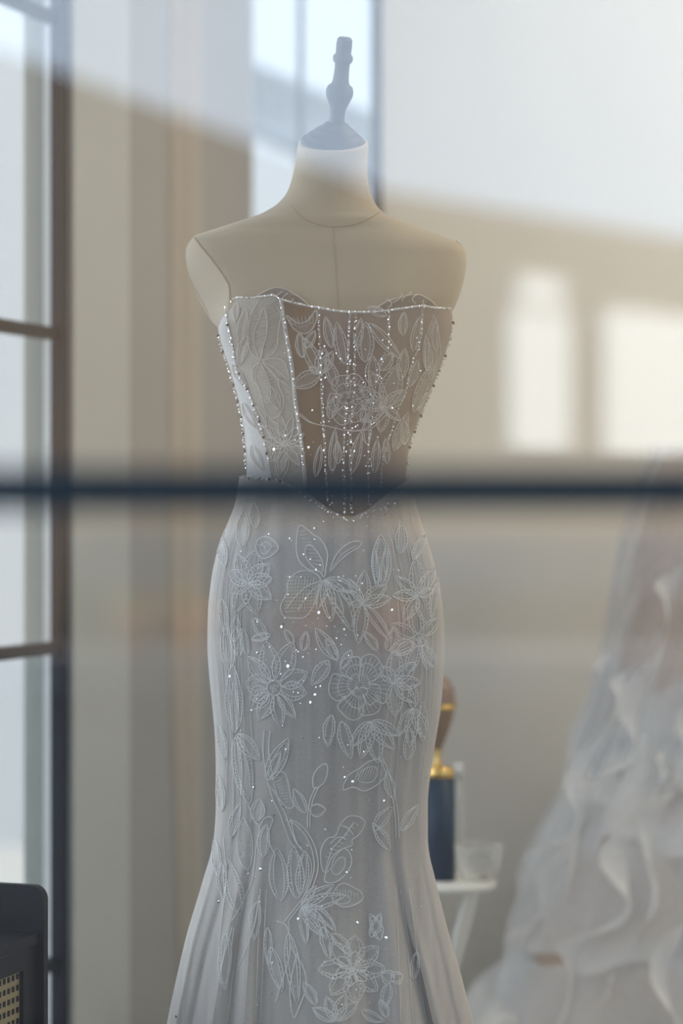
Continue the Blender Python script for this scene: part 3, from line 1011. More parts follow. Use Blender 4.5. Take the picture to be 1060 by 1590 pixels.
m.line([(403, 562), (395, 572), (394, 590), (402, 600), (408, 620), (414, 642), (426, 650), (437, 640), (441, 618), (434, 600), (430, 585), (408, 562)])
m.line([(408, 561), (430, 573), (448, 590), (446, 575), (440, 560), (425, 556), (408, 560)])
m.line([(408, 561), (428, 584), (450, 600)])
for k in range(14): m.line([(400 + 1.4 * k, 574 + 5 * k), (416 + 1.8 * k, 570 + 5 * k)], RH, False, 1)
m.done('lace_flower')
flower(B, 443, 690, [(a, L, w, dict(inner=0, hatch=0)) for a, L, w in ((100, 48, 13), (75, 46, 12), (52, 40, 11), (28, 34, 11), (5, 28, 10), (-25, 34, 12), (-55, 40, 12), (-100, 48, 14), (-130, 34, 12), (165, 34, 12), (135, 42, 13), (190, 26, 10))])
leaf(B, 443, 690, 418, 650, 18, hatch=8); leaf(B, 440, 700, 437, 745, 20, hatch=9)
leaf(B, 382, 480, 372, 540, 14, hatch=10); leaf(B, 368, 470, 366, 500, 10, hatch=6)
# net petal at the top of the second panel
m = Motif(B)
c = m.closed([(445, 490), (462, 502), (478, 498), (490, 482), (492, 495), (484, 512), (472, 518), (456, 510)], RT)
for k in range(7):
    m.line([(450 + 6 * k, 494 - 0.6 * k), (456 + 5 * k, 512 - 1.2 * k)], RH, False, 1)
m.line([(447, 496), (465, 508), (486, 500)], RH, True, 1)
m.done('lace_petal')
flower(B, 497, 580, [(115, 62, 22, dict(hatch=5)), (80, 40, 22, dict(hatch=5)), (150, 20, 10, dict(hatch=0)), (205, 48, 26, dict(hatch=6)), (60, 40, 18)])
leaf(B, 515, 540, 505, 492, 16); leaf(B, 535, 565, 522, 500, 20)
rose(B, 541, 622, 36)
flower(B, 596, 632, [(112, 62, 22, dict(hatch=6)), (72, 70, 34, dict(hatch=8)), (140, 52, 20), (38, 42, 22), (170, 40, 18), (-40, 32, 14), (-100, 40, 20), (-145, 42, 16), (95, 34, 10, dict(inner=0, hatch=0))])
leaf(B, 566, 562, 568, 500, 26, hatch=7); leaf(B, 572, 502, 622, 558, 18, hatch=0); leaf(B, 600, 490, 570, 478, 14)
leaf(B, 577, 600, 578, 552, 22, hatch=6); leaf(B, 590, 575, 608, 548, 20, hatch=5)
leaf(B, 668, 590, 672, 490, 24, hatch=0); leaf(B, 664, 580, 660, 520, 14, hatch=0); leaf(B, 640, 640, 672, 560, 20, hatch=6)
leaf(B, 640, 545, 652, 490, 16, hatch=0); leaf(B, 610, 700, 632, 640, 18, hatch=5)
leaf(B, 545, 735, 560, 670, 16, hatch=4); leaf(B, 580, 735, 585, 680, 14, hatch=4); leaf(B, 515, 735, 520, 665, 14, hatch=4); leaf(B, 490, 740, 498, 690, 12, hatch=3)
stem(B, [(460, 640), (480, 655), (510, 662), (540, 668), (570, 664), (596, 640)], 5)
# skirt
flower(K, 386, 905, [(75, 52, 34, dict(hatch=6)), (40, 44, 28), (10, 38, 24), (-35, 44, 26), (-75, 50, 30), (-115, 50, 26), (150, 34, 24), (110, 46, 26), (-150, 30, 20)])
m = Motif(K)
m.closed([(398, 846), (404, 836), (416, 834), (428, 842), (432, 852), (424, 862), (410, 868), (400, 860)]); m.closed([(405, 848), (414, 842), (422, 850), (414, 860), (406, 858)], RT * .8, 4, False)
m.line([(400, 846), (430, 852)], RH, False, 1); m.line([(404, 838), (420, 864)], RH, False, 1); m.done('lace_bud')
leaf(K, 398, 820, 394, 778, 16, hatch=10, inner=0); leaf(K, 376, 850, 380, 792, 20, hatch=12, inner=0.5)
m = Motif(K)      # lily with a net petal
m.closed([(503, 896), (496, 888), (478, 884), (464, 870), (460, 848), (464, 818), (474, 820), (486, 830), (498, 838), (508, 858), (506, 880)])
m.closed([(500, 890), (484, 878), (474, 862), (478, 846), (490, 854), (500, 872)], RT * .85, 5, False)
for k in range(10): m.line([(463 + 2.5 * k, 826 + 5.5 * k), (475 + 3 * k, 824 + 6 * k)], RH, False, 1)
m.done('lace_petal')
m = Motif(K)
m.line([(512, 888), (518, 868), (530, 852), (546, 842), (560, 842), (556, 850), (540, 860), (526, 872), (514, 886)]); m.line([(516, 880), (530, 862), (552, 847)], RH)
m.done('lace_petal')
m = Motif(K)
c = m.closed([(498, 900), (484, 888), (464, 888), (448, 902), (446, 920), (436, 940), (440, 956), (456, 960), (474, 958), (486, 942), (494, 920)])
for k in range(11):
    m.line([(444 + 4.6 * k, 955 - 0.5 * k), (452 + 4.4 * k, 894 + 0.2 * k)], RH, False, 1)
    m.line([(441 + 0.3 * k, 950 - 5.4 * k), (490 - 0.3 * k, 948 - 5.2 * k)], RH, False, 1)
m.line([(500, 902), (478, 910), (460, 926), (446, 944)]); m.line([(500, 904), (484, 918), (470, 936), (462, 950)])
m.done('lace_petal')
flower(K, 505, 900, [(-48, 92, 30, dict(hatch=8, bend=-0.25)), (-82, 66, 22, dict(hatch=6)), (-105, 48, 16), (-20, 52, 20), (-62, 60, 14, dict(inner=0, hatch=0))])
flower(K, 563, 938, [(88, 52, 22, dict(hatch=7)), (12, 44, 20, dict(hatch=6)), (-97, 62, 22, dict(hatch=8)), (-48, 72, 16, dict(hatch=0, bend=-.1)), (150, 42, 18), (40, 46, 22), (120, 46, 14), (180, 22, 10, dict(inner=0, hatch=0))])
leaf(K, 592, 912, 590, 830, 30, hatch=14); leaf(K, 592, 908, 600, 846, 12, hatch=0); leaf(K, 585, 912, 580, 850, 10, hatch=0)
flower(K, 648, 925, [(95, 58, 24), (140, 46, 18), (60, 50, 18), (-120, 46, 20), (-70, 50, 20), (180, 40, 18), (20, 26, 14)])
flower(K, 650, 994, [(100, 44, 22), (150, 40, 22), (200, 40, 20), (50, 34, 18), (-110, 46, 20), (-60, 40, 18), (-150, 36, 18)], 10)
leaf(K, 522, 1024, 490, 976, 22, hatch=8); leaf(K, 524, 1026, 506, 990, 14, hatch=0); leaf(K, 510, 1026, 484, 1064, 22, hatch=6)
flower(K, 426, 1068, [(100, 62, 32, dict(hatch=9)), (68, 66, 34, dict(hatch=9)), (130, 52, 26, dict(hatch=5)), (170, 34, 34, dict(hatch=6)), (205, 30, 28, dict(hatch=4)), (-115, 44, 24), (-80, 50, 22), (-55, 46, 18), (25, 46, 30, dict(hatch=6)), (-10, 40, 30, dict(hatch=6)), (-135, 36, 22)], 11)
rose(K, 558, 1064, 46)
flower(K, 612, 1060, [(90, 52, 26), (45, 44, 24), (0, 40, 22), (-45, 44, 22), (-90, 52, 26), (130, 34, 20)])
flower(K, 575, 1120, [(-80, 66, 26, dict(hatch=8)), (-105, 60, 24, dict(hatch=8)), (-50, 56, 24, dict(hatch=8)), (-128, 50, 20), (-25, 50, 20)])
flower(K, 640, 1100, [(-95, 60, 20), (-65, 56, 20), (-120, 50, 18), (90, 40, 16)])
stem(K, [(588, 1175), (598, 1200), (606, 1230), (612, 1262), (614, 1300)], 5)
m = Motif(K)      # broad leaf turned over
m.closed([(532, 1226), (548, 1222), (566, 1228), (590, 1214), (600, 1194), (590, 1180), (572, 1182), (556, 1194), (540, 1204)]); m.closed([(556, 1212), (562, 1196), (580, 1190), (586, 1200), (576, 1214)], RT * .8, 4, False)
for k in range(8): m.line([(545 + 5 * k, 1222 - 2 * k), (556 + 4.5 * k, 1198 - 1.5 * k)], RH, False, 1)
m.done('lace_leaf')
stem(K, [(411, 1134), (409, 1160), (412, 1190), (416, 1212)], 9)
leaf(K, 415, 1212, 448, 1146, 26, hatch=10); leaf(K, 418, 1206, 436, 1166, 12, hatch=0)
m = Motif(K)
m.closed([(416, 1214), (428, 1200), (442, 1200), (448, 1216), (452, 1238), (456, 1252), (446, 1254), (434, 1240), (424, 1226)])
for k in range(9): m.line([(424 + 2.2 * k, 1210 + 4.4 * k), (436 + 1.8 * k, 1206 + 4.8 * k)], RH, False, 1)
m.done('lace_leaf')
stem(K, [(416, 1214), (424, 1240), (434, 1262), (444, 1290), (452, 1308), (460, 1316)], 9)
stem(K, [(450, 1272), (466, 1280), (480, 1296), (490, 1318), (494, 1344), (488, 1370), (476, 1394), (462, 1412), (448, 1430)], -6)
stem(K, [(452, 1272), (458, 1300), (466, 1316), (480, 1330), (484, 1350), (478, 1376), (468, 1400)], 0)
stem(K, [(477, 1286), (478, 1262), (482, 1240), (490, 1222)], 4)
m = Motif(K); m.closed([(488, 1224), (486, 1206), (494, 1192), (506, 1186), (508, 1200), (502, 1216)]); m.done('lace_bud')
leaf(K, 474, 1262, 456, 1224, 18, hatch=8, inner=0.7); leaf(K, 481, 1260, 505, 1256, 20, hatch=6, inner=0)
leaf(K, 462, 1396, 456, 1314, 26, hatch=12); leaf(K, 466, 1390, 474, 1320, 20, hatch=10)
m = Motif(K)      # bud spray leaning right
m.closed([(500, 1350), (498, 1320), (508, 1302), (520, 1298), (528, 1280), (540, 1268), (556, 1268), (566, 1278), (556, 1296), (546, 1304), (546, 1312), (532, 1318), (520, 1330), (510, 1352)])
m.line([(504, 1352), (516, 1318), (534, 1298), (548, 1278)]); m.line([(512, 1310), (524, 1300), (536, 1302)]); m.line([(530, 1282), (540, 1286), (548, 1296)])
for k in range(10): m.line([(504 + 5 * k, 1330 - 6 * k), (514 + 4.6 * k, 1332 - 5.6 * k)], RH, False, 1)
m.done('lace_bud')
m = Motif(K)
m.closed([(504, 1360), (516, 1330), (532, 1318), (542, 1324), (545, 1340), (536, 1358), (520, 1370), (506, 1370)]); m.closed([(514, 1352), (524, 1334), (534, 1332), (534, 1346), (524, 1358)], RT * .8, 4)
m.done('lace_bud')
flower(K, 468, 1408, [(15, 70, 22, dict(hatch=8)), (35, 60, 20), (-8, 66, 18, dict(bend=-.5)), (-30, 64, 18, dict(bend=-.4)), (-55, 56, 18), (55, 40, 12), (-82, 60, 14)])
m = Motif(K)
m.closed([(515, 1396), (522, 1378), (534, 1372), (548, 1378), (560, 1386), (562, 1396), (548, 1406), (530, 1408)]); m.closed([(516, 1398), (526, 1390), (540, 1392), (542, 1400), (528, 1404)], RT * .8, 4)
for k in range(8): m.line([(522 + 4.5 * k, 1380 + 0.8 * k), (524 + 4.2 * k, 1392 + 0.6 * k)], RH, False, 1)
m.done('lace_petal')
flower(K, 546, 1505, [(a, L, w, dict(hatch=6, wave=0.08)) for a, L, w in ((85, 44, 32), (40, 46, 30), (0, 44, 30), (-40, 44, 30), (-85, 46, 32), (-130, 44, 30), (180, 44, 30), (130, 46, 30))], 8, 'lace_carnation')
flower(K, 546, 1505, [(a, 24, 18, dict(hatch=2, inner=0)) for a in range(20, 380, 60)], 4, 'lace_carnation')
leaf(K, 612, 1522, 592, 1512, 22, hatch=4); leaf(K, 608, 1522, 624, 1514, 20, hatch=4); leaf(K, 604, 1526, 596, 1566, 18, hatch=5)
flower(K, 520, 1585, [(70, 44, 20), (110, 40, 18), (40, 46, 18), (150, 40, 18)])
# left side of the skirt
leaf(K, 366, 1138, 362, 1030, 26, hatch=16); leaf(K, 366, 1138, 364, 1058, 12, hatch=0); leaf(K, 368, 1142, 388, 1250, 30, hatch=16); leaf(K, 366, 1144, 374, 1240, 14, hatch=10); leaf(K, 370, 1140, 404, 1180, 24, hatch=6)
leaf(K, 358, 1040, 350, 968, 22, hatch=6); leaf(K, 372, 1020, 366, 972, 18, hatch=5); leaf(K, 384, 1018, 378, 975, 12, hatch=0)
m = Motif(K)
for p in ([(348, 1300), (352, 1360), (346, 1420), (340, 1480)], [(386, 1250), (396, 1275), (404, 1284), (398, 1320), (392, 1370), (376, 1400), (360, 1430)], [(404, 1284), (412, 1270), (424, 1272), (416, 1300), (428, 1330)],
          [(402, 1390), (396, 1430), (384, 1470), (372, 1500)], [(430, 1430), (446, 1440), (450, 1480), (436, 1530), (428, 1556)], [(362, 1440), (356, 1490), (350, 1536), (344, 1510), (352, 1470), (360, 1440)], [(448, 1430), (452, 1470), (470, 1500), (476, 1530), (466, 1560), (456, 1580), (450, 1540), (456, 1500), (462, 1480)]):
    m.line(p)
m.done('lace_trail')
leaf(K, 384, 1352, 378, 1268, 24, hatch=18, inner=0); leaf(K, 398, 1276, 404, 1240, 22, hatch=10); leaf(K, 436, 1400, 430, 1316, 30, hatch=16); leaf(K, 372, 1420, 352, 1330, 26, hatch=12)
leaf(K, 448, 1448, 462, 1560, 22, hatch=8); leaf(K, 420, 1470, 438, 1540, 20, hatch=6); leaf(K, 352, 1450, 346, 1536, 18, hatch=10); leaf(K, 340, 1360, 334, 1300, 14, hatch=8)

# extra sprays that fill the lace ground
for x, y, a, L, w in ((350, 880, 100, 60, 16), (345, 930, -80, 60, 14), (362, 1000, 80, 46, 16), (470, 1010, 70, 30, 14), (455, 1000, 110, 26, 12), (620, 860, 80, 50, 18), (640, 870, 70, 46, 14),
                      (662, 1040, 95, 60, 14), (668, 960, 88, 70, 12), (655, 1150, 92, 60, 16), (630, 1180, 75, 52, 18), (610, 1240, 110, 44, 16), (622, 1290, 60, 48, 16), (604, 1320, 120, 50, 16),
                      (580, 1290, 60, 46, 18), (350, 1180, 96, 60, 14), (345, 1260, 92, 60, 14), (360, 1300, 84, 54, 16), (345, 1340, -95, 60, 14), (410, 1330, 95, 50, 18), (400, 1400, -100, 60, 16), (415, 1440, -85, 60, 14),
                      (500, 1440, -70, 50, 18), (515, 1450, -40, 46, 16), (590, 1460, 100, 44, 18), (575, 1455, 60, 40, 16), (640, 1520, 80, 44, 16), (560, 1570, -30, 40, 16), (600, 1580, 100, 30, 14), (490, 1560, 110, 40, 16),
                      (395, 960, -60, 40, 16), (420, 985, 200, 30, 12), (545, 1010, -120, 34, 14), (600, 1010, 60, 40, 18), (585, 1010, 120, 36, 14), (530, 1120, -80, 60, 22), (515, 1110, -105, 50, 18)):
    m = Motif(K)
    m.petal(x, y, a, L, w, inner=0.6, hatch=7, wave=0.05, bend=random.uniform(-.2, .2))
    m.done('lace_leaf')
for x, y, a, L, w in ((470, 555, 100, 40, 16), (475, 540, 60, 30, 14), (520, 600, 100, 46, 18), (512, 650, 80, 40, 16), (560, 655, 60, 40, 16), (570, 690, 100, 44, 14), (620, 590, 80, 50, 18), (634, 600, 70, 44, 14), (650, 640, 70, 40, 14),
                      (625, 690, 80, 40, 14), (600, 720, 95, 40, 12), (555, 540, 90, 46, 14), (525, 720, 95, 36, 12), (420, 600, -70, 40, 16), (395, 630, -60, 40, 16), (400, 660, -40, 36, 14), (425, 720, 100, 30, 12), (385, 520, 250, 50, 16), (625, 520, 95, 36, 14), (675, 545, 95, 50, 12), (362, 565, -65, 44, 11), (378, 625, -70, 46, 12), (392, 690, -75, 44, 14)):
    m = Motif(B)
    m.petal(x, y, a, L, w, inner=0.6, hatch=8, wave=0.05, bend=random.uniform(-.2, .2))
    m.done('lace_leaf')
# lace on the cups
for cx0, cx1 in ((394, 470), (590, 668)):
    for k in range(5):
        x = cx0 + (cx1 - cx0) * (k + 0.5) / 5
        m = Motif(body)
        yt = 470 - 16 * math.sin(math.pi * (k + 0.5) / 5)
        tube(m.V, m.F, [body.at(x + 8 * math.sin(t * 3 + k), yt + 14 * t, 0.0062) for t in np.linspace(0, 1, 7)], RT, 4, None, m.M, 0)
        m.done('cup_thread')
# fine lengthwise gathers at both sides of the skirt
m = Motif(K)
for k in range(34):
    if k % 2: x = 330 + 60 * random.random() ** 1.3
    else: x = 682 - 75 * random.random() ** 1.3
    y0 = random.uniform(800, 1000); y1 = y0 + random.uniform(120, 420)
    u0 = (x - 506) / 182.0
    pts = []
    for t in np.linspace(0, 1, 9):
        y = y0 + (y1 - y0) * t
        l = float(np.interp(y, [r[0] for r in SKIRT], [r[1] for r in SKIRT])); r_ = float(np.interp(y, [r[0] for r in SKIRT], [r[2] for r in SKIRT]))
        pts.append(((l + r_) / 2 + u0 * 0.97 * (r_ - l) / 2 + 1.2 * math.sin(t * 7 + k), y))
    m.line(pts, RH * 0.9, True, 1, 3)
tag(m.done('gather_threads'), kind='stuff')
# fine pleat threads on the flare
for x0, x1 in ((395, 378), (404, 396), (414, 404), (380, 352), (370, 330), (622, 640), (612, 622), (634, 660)):
    m = Motif(K)
    m.line([(x0, 1380), ((x0 + x1) / 2, 1470), (x1, 1588)], RH * 1.1, True, 1)
    m.done('pleat_thread')

# ------------------------------------------------------------------ bench at the left, cane front
M['black_wood'] = mat('black_lacquer', (0.012, 0.016, 0.022), 0.45, noise=0.3, nscale=12, spec=0.25)
M['cane'] = mat('woven_cane', (0.50, 0.38, 0.20), 0.7, noise=0.25, nscale=60, bump=0.4, bscale=400)
M['slot'] = mat('hole_shade', (0.02, 0.022, 0.025), 0.9, noise=0.1)
M['linen'] = mat('beige_linen', (0.70, 0.60, 0.48), 0.9, noise=0.1)
bench = empty('bench', (0, 0, 0))
tag(bench, 'low black bench with rounded end panel and cane front by the window', 'bench')
C0 = W(68, 795, 3.3)                         # front corner of the end panel
BM = Matrix(((UX, -UY, 0, C0.x), (UY, UX, 0, C0.y), (0, 0, 1, 0), (0, 0, 0, 1)))   # local: (along wall away, towards wall, up)
zt = ZC - (1376 - 795) * 3.3 / F
zseat = ZC - (1447 - 795) * 3.3 / F
# end panel with rounded top corners, across the bench
bm = bmesh.new()
prof = []
rc = 0.019
for k in range(9):
    a = math.pi / 2 * k / 8
    prof.append((rc - rc * math.cos(a), zt - rc + rc * math.sin(a)))
dp = 0.27
for k in range(9):
    a = math.pi / 2 * (1 - k / 8)
    prof.append((dp - rc + rc * math.cos(a), zt - rc + rc * math.sin(a)))
prof += [(dp, 0.0), (0.0, 0.0)]
fa_ = [bm.verts.new(BM @ Vector((0.0, p[0], p[1]))) for p in prof]
fb_ = [bm.verts.new(BM @ Vector((0.013, p[0], p[1]))) for p in prof]
bm.faces.new(fa_); bm.faces.new(fb_[::-1])
for i in range(len(prof)):
    j = (i + 1) % len(prof)
    bm.faces.new((fa_[i], fa_[j], fb_[j], fb_[i]))
bm_obj('end_panel', bm, M['black_wood'], bench)
Lb = -1.0
box('seat', (Lb, 0.006, zseat - 0.018), (0.0, dp, zseat), M['black_wood'], bench, mat=BM, bevel=0.003)
box('front_rail', (Lb, 0.010, zseat - 0.046), (0.0, 0.03, zseat - 0.018), M['black_wood'], bench, mat=BM)
box('front_stile', (-0.042, 0.010, 0.04), (0.0, 0.03, zseat - 0.046), M['black_wood'], bench, mat=BM)
box('bottom_rail', (Lb, 0.010, 0.04), (-0.042, 0.03, 0.09), M['black_wood'], bench, mat=BM)
box('cane_panel', (Lb, 0.016, 0.09), (-0.042, 0.024, zseat - 0.046), M['cane'], bench, mat=BM)
bm = bmesh.new()
zz = zseat - 0.053
row = 0
while zz > 0.10:
    tt = -0.049
    while tt > -0.75:
        box_bm(bm, (tt - 0.0026, 0.0145, zz - 0.0036), (tt + 0.0026, 0.0165, zz + 0.0036), BM)
        tt -= 0.0129
    zz -= 0.0150
tag(bm_obj('cane_hole_shade', bm, M['slot'], bench), kind='stuff')  # solid dark blocks painting the shade of the cane's openings
box('leg', (Lb, 0.02, 0.0), (Lb + 0.04, 0.06, zseat - 0.02), M['black_wood'], bench, mat=BM)
box('leg', (Lb, dp - 0.06, 0.0), (Lb + 0.04, dp - 0.02, zseat - 0.02), M['black_wood'], bench, mat=BM)
# a beige cloth lying on the seat, its corner just in the frame
V, Fc = [], []
cl = []
for i in range(9):
    for j in range(7):
        u, v = i / 8, j / 6
        cl.append(BM @ Vector((-0.045 - 0.30 * u, 0.085 + 0.15 * v, zseat + 0.004 + 0.022 * math.sin(math.pi * min(1, 0.15 + u)) * (0.5 + 0.5 * math.sin(math.pi * v)) * min(1, u * 3))))
V = cl + [p - Vector((0, 0, 0.0)) for p in []]
for i in range(8):
    for j in range(6):
        a = i * 7 + j
        Fc.append((a, a + 1, a + 8, a + 7))
cloth = obj('folded_cloth', V, Fc, M['linen'])
sol = cloth.modifiers.new('thick', 'SOLIDIFY'); sol.thickness = 0.003
tag(cloth, 'folded beige cloth lying on the black bench seat', 'cloth')

# ------------------------------------------------------------------ side table with box, ornament and glass bowl
M['white_metal'] = mat('white_painted_metal', (0.80, 0.78, 0.72), 0.4, noise=0.05)
M['blue_card'] = mat('navy_card', (0.008, 0.030, 0.065), 0.55, noise=0.15, nscale=30)
M['gold'] = mat('polished_gold', (0.95, 0.62, 0.20), 0.22, 1.0, noise=0.15, nscale=30)
M['amber'] = mat('amber_glass', (0.32, 0.20, 0.12), 0.15, 0.1, noise=0.3, nscale=15, coat=0.6)
M['clear'] = sheer('clear_moulded_glass', (0.80, 0.79, 0.75), 0.16, 0.75, 0.5, 0.05, 60)
YT = 3.92
kt = YT / F
tc_ = W(688, 1366, YT)
table = empty('side_table', (tc_.x, tc_.y, 0))
tag(table, 'small round white metal side table behind the gown', 'table')
rt = 82 * kt
v, f = lathe([(0.0, 0), (rt - 0.004, 0), (rt, 0.004), (rt, 0.010), (rt - 0.004, 0.014), (0.0, 0.014)], 64, False, False)
obj('table_top', [Vector((q.x, q.y, q.z + tc_.z - 0.012)) for q in v], f, M['white_metal'], table)
zt_ = tc_.z - 0.012
for k in range(4):
    a = math.radians(38 + 90 * k)
    tp = Vector((0.068 * math.cos(a), 0.068 * math.sin(a), zt_))
    bt = Vector((-0.085 * math.cos(a), -0.085 * math.sin(a), 0.0))
    bm = bmesh.new()
    d = (bt - tp); L = d.length
    q = d.to_track_quat('Z', 'Y').to_matrix().to_4x4()
    box_bm(bm, (-0.011, -0.005, 0), (0.011, 0.005, L), Matrix.Translation(tp) @ q)
    bm_obj('leg', bm, M['white_metal'], table)
ztop = tc_.z + 0.002
# navy box with gold rim
bxc = W(683, 1360, YT - 0.01)
cb = empty('candle_box', (bxc.x, YT - 0.01, ztop))
tag(cb, 'tall round navy blue box with gold lid on the white side table', 'box')
rb = 23.5 * kt
v, f = lathe([(0.0, 0.0), (rb, 0.0), (rb, 158 * kt), (0.0, 158 * kt)], 48, False, False)
obj('box_body', v, f, M['blue_card'], cb)
v, f = lathe([(0.0, 158 * kt), (rb * 0.93, 158 * kt), (rb * 0.97, 160 * kt), (rb * 0.97, 171 * kt), (rb * 0.90, 174 * kt), (0.0, 174 * kt)], 48, False, False)
obj('lid', v, f, M['gold'], cb)
zl = ztop + 174 * kt
# amber ornament on the lid
orn = empty('amber_ornament', (bxc.x - 4 * kt, YT - 0.01, zl))
tag(orn, 'amber balloon shaped ornament with gold neck standing on the navy box', 'ornament')
v, f = lathe([(0.0, 0.0), (9 * kt, 0), (9 * kt, 3 * kt), (5 * kt, 8 * kt), (5 * kt, 22 * kt), (7 * kt, 26 * kt), (0, 26 * kt)], 32, False, False)
obj('neck', v, f, M['gold'], orn)
v, f = lathe([(5 * kt, 25 * kt), (9 * kt, 34 * kt), (18 * kt, 56 * kt), (26 * kt, 80 * kt), (28.5 * kt, 100 * kt), (26 * kt, 120 * kt), (18 * kt, 136 * kt), (8 * kt, 144 * kt), (0.5 * kt, 146 * kt)], 40, True, False)
glb = obj('globe', v, f, M['amber'], orn)
v, f = lathe([(27.2 * kt, 90 * kt), (29.3 * kt, 92 * kt), (29.3 * kt, 97 * kt), (27.2 * kt, 99 * kt)], 40, False, False)
obj('gold_band', v, f, M['gold'], glb)
# small white knob bottle cap beside it
wb_ = W(712, 1193, YT + 0.05)
wbo = empty('white_flask', (wb_.x, YT + 0.05, ztop))
tag(wbo, 'slim pale flask with white stopper behind the navy box', 'flask')
k5 = (YT + 0.05) / F
hh = wb_.z - ztop
v, f = lathe([(0, 0), (6 * k5, 0), (6.5 * k5, hh * 0.55), (4 * k5, hh * 0.92), (0, hh * 0.92)], 24, False, False)
obj('flask_body', v, f, M['clear'], wbo)
v, f = lathe([(0, hh * 0.92), (6.5 * k5, hh * 0.92), (7 * k5, hh), (5 * k5, hh + 8 * k5), (0, hh + 8 * k5)], 24, False, False)
obj('stopper', v, f, M['white_metal'], wbo)
# clear bowl at the right end of the table
gb = W(742, 1352, YT - 0.02)
bowl = empty('glass_bowl', (gb.x, YT - 0.02, ztop))
tag(bowl, 'clear moulded glass bowl at the edge of the side table', 'bowl')
v, f = lathe([(0, 0.002), (22 * kt, 0.002), (30 * kt, 8 * kt), (35 * kt, 30 * kt), (37 * kt, 52 * kt), (34.5 * kt, 52 * kt), (32 * kt, 30 * kt), (27 * kt, 11 * kt), (0, 5 * kt)], 40, False, False)
obj('bowl_wall', v, f, M['clear'], bowl)
v, f = lathe([(34.5 * kt, 51 * kt), (37.5 * kt, 50 * kt), (38.5 * kt, 53 * kt), (36.5 * kt, 56 * kt), (34.5 * kt, 54 * kt), (34.5 * kt, 51 * kt)], 40, False, False)
obj('bowl_rim', v, f, M['clear'], bowl)
for k in range(1):
    a = 2.1 * k
    tag(obj('candy', *(lambda q: ([p + Vector((gb.x + 12 * kt * math.cos(a), YT - 0.02 + 12 * kt * math.sin(a), ztop + 9 * kt)) for p in q[0]], q[1]))(lathe([(0, -6 * kt), (6 * kt, -5 * kt), (9 * kt, 0), (6 * kt, 6 * kt), (0, 7 * kt)], 16, False, False)), M['linen']), 'pale wrapped sweet lying in the clear glass bowl', 'sweet')

# ------------------------------------------------------------------ ruffled gown on the right
M['ruffle'] = sheer('white_organza', (0.97, 0.95, 0.925), 0.66, 0.98, 0.30, 0.06, 60)
M['tulle'] = sheer('sheer_white_tulle', (0.88, 0.88, 0.88), 0.30, 0.8, 0.45, 0.06, 60)
M['under'] = mat('peach_shade_underskirt', (0.74, 0.56, 0.43), 0.9, noise=0.35, nscale=9)  # peach colour stands in for the warm shade between the ruffles
YG = 4.30
kg = YG / F
gx = W(1150, 0, YG).x
gown2 = empty('ruffled_gown', (gx, YG, 0))
tag(gown2, 'white ruffled organza ball gown at the right edge of the photograph', 'dress')
def zpy(py): return ZC - (py - 795) * kg
def gprof(py):
    return float(np.interp(py, [700, 770, 850, 1000, 1100, 1190, 1300, 1430, 1500, 1600, 1740]
                             , [136, 168, 188, 212, 238, 268, 312, 348, 370, 392, 430])) * kg
def cone(ys_, grow, seg, wob=0.0, ph=0.0, k=11):
    V, Fc = [], []
    for i, y in enumerate(ys_):
        r0 = gprof(y) + grow
        for j in range(seg):
            a = 2 * math.pi * j / seg
            r = r0 * (1 + wob * math.sin(k * a + ph + 0.004 * y) + 0.6 * wob * math.sin((k * 2 + 3) * a - ph))
            V.append(Vector((r * math.cos(a), 0.62 * r * math.sin(a), zpy(y))))
    for i in range(len(ys_) - 1):
        for j in range(seg):
            j2 = (j + 1) % seg
            Fc.append((i * seg + j, i * seg + j2, (i + 1) * seg + j2, (i + 1) * seg + j))
    return V, Fc
V, Fc = cone(np.linspace(700, 1735, 40), -26 * kg, 120, 0.012)
obj('underskirt', V, Fc, M['under'], gown2)
V, Fc = cone(np.linspace(690, 1200, 30), 0.0, 160, 0.012, 1.0)
obj('tulle_overskirt', V, Fc, M['tulle'], gown2)
def tier(y0, y1, flare, k, ph, slant):
    """a gathered ruffle: fixed at y0, its hem waving at y1"""
    V, Fc = [], []
    seg, nr = 420, 9
    for i in range(nr + 1):
        t = i / nr
        for j in range(seg):
            a = 2 * math.pi * j / seg
            sl = slant * math.sin(a * 2 + ph) + 0.5 * slant * math.sin(a * 5 + 2 * ph)
            y = y0 + sl + (y1 - y0) * t
            amp = 0.035 * t
            r = gprof(y) - 14 * kg + flare * kg * t ** 0.7 + gprof(y) * amp * (math.sin(k * a + ph + 2 * math.sin(3 * a)) + 0.6 * math.sin(2.3 * k * a - ph))
            zz = zpy(y) + 0.012 * t * math.sin(k * a * 1.5 + ph * 2)
            V.append(Vector((r * math.cos(a), 0.62 * r * math.sin(a), max(0.004, zz))))
    for i in range(nr):
        for j in range(seg):
            j2 = (j + 1) % seg
            Fc.append((i * seg + j, i * seg + j2, (i + 1) * seg + j2, (i + 1) * seg + j))
    return obj('ruffle_tier', V, Fc, M['ruffle'], gown2)
tier(1010, 1190, 10, 9, 0.3, 40)
tier(1130, 1330, 16, 8, 2.1, 44)
tier(1280, 1490, 14, 9, 4.0, 44)
tier(1440, 1725, 26, 10, 1.1, 30)
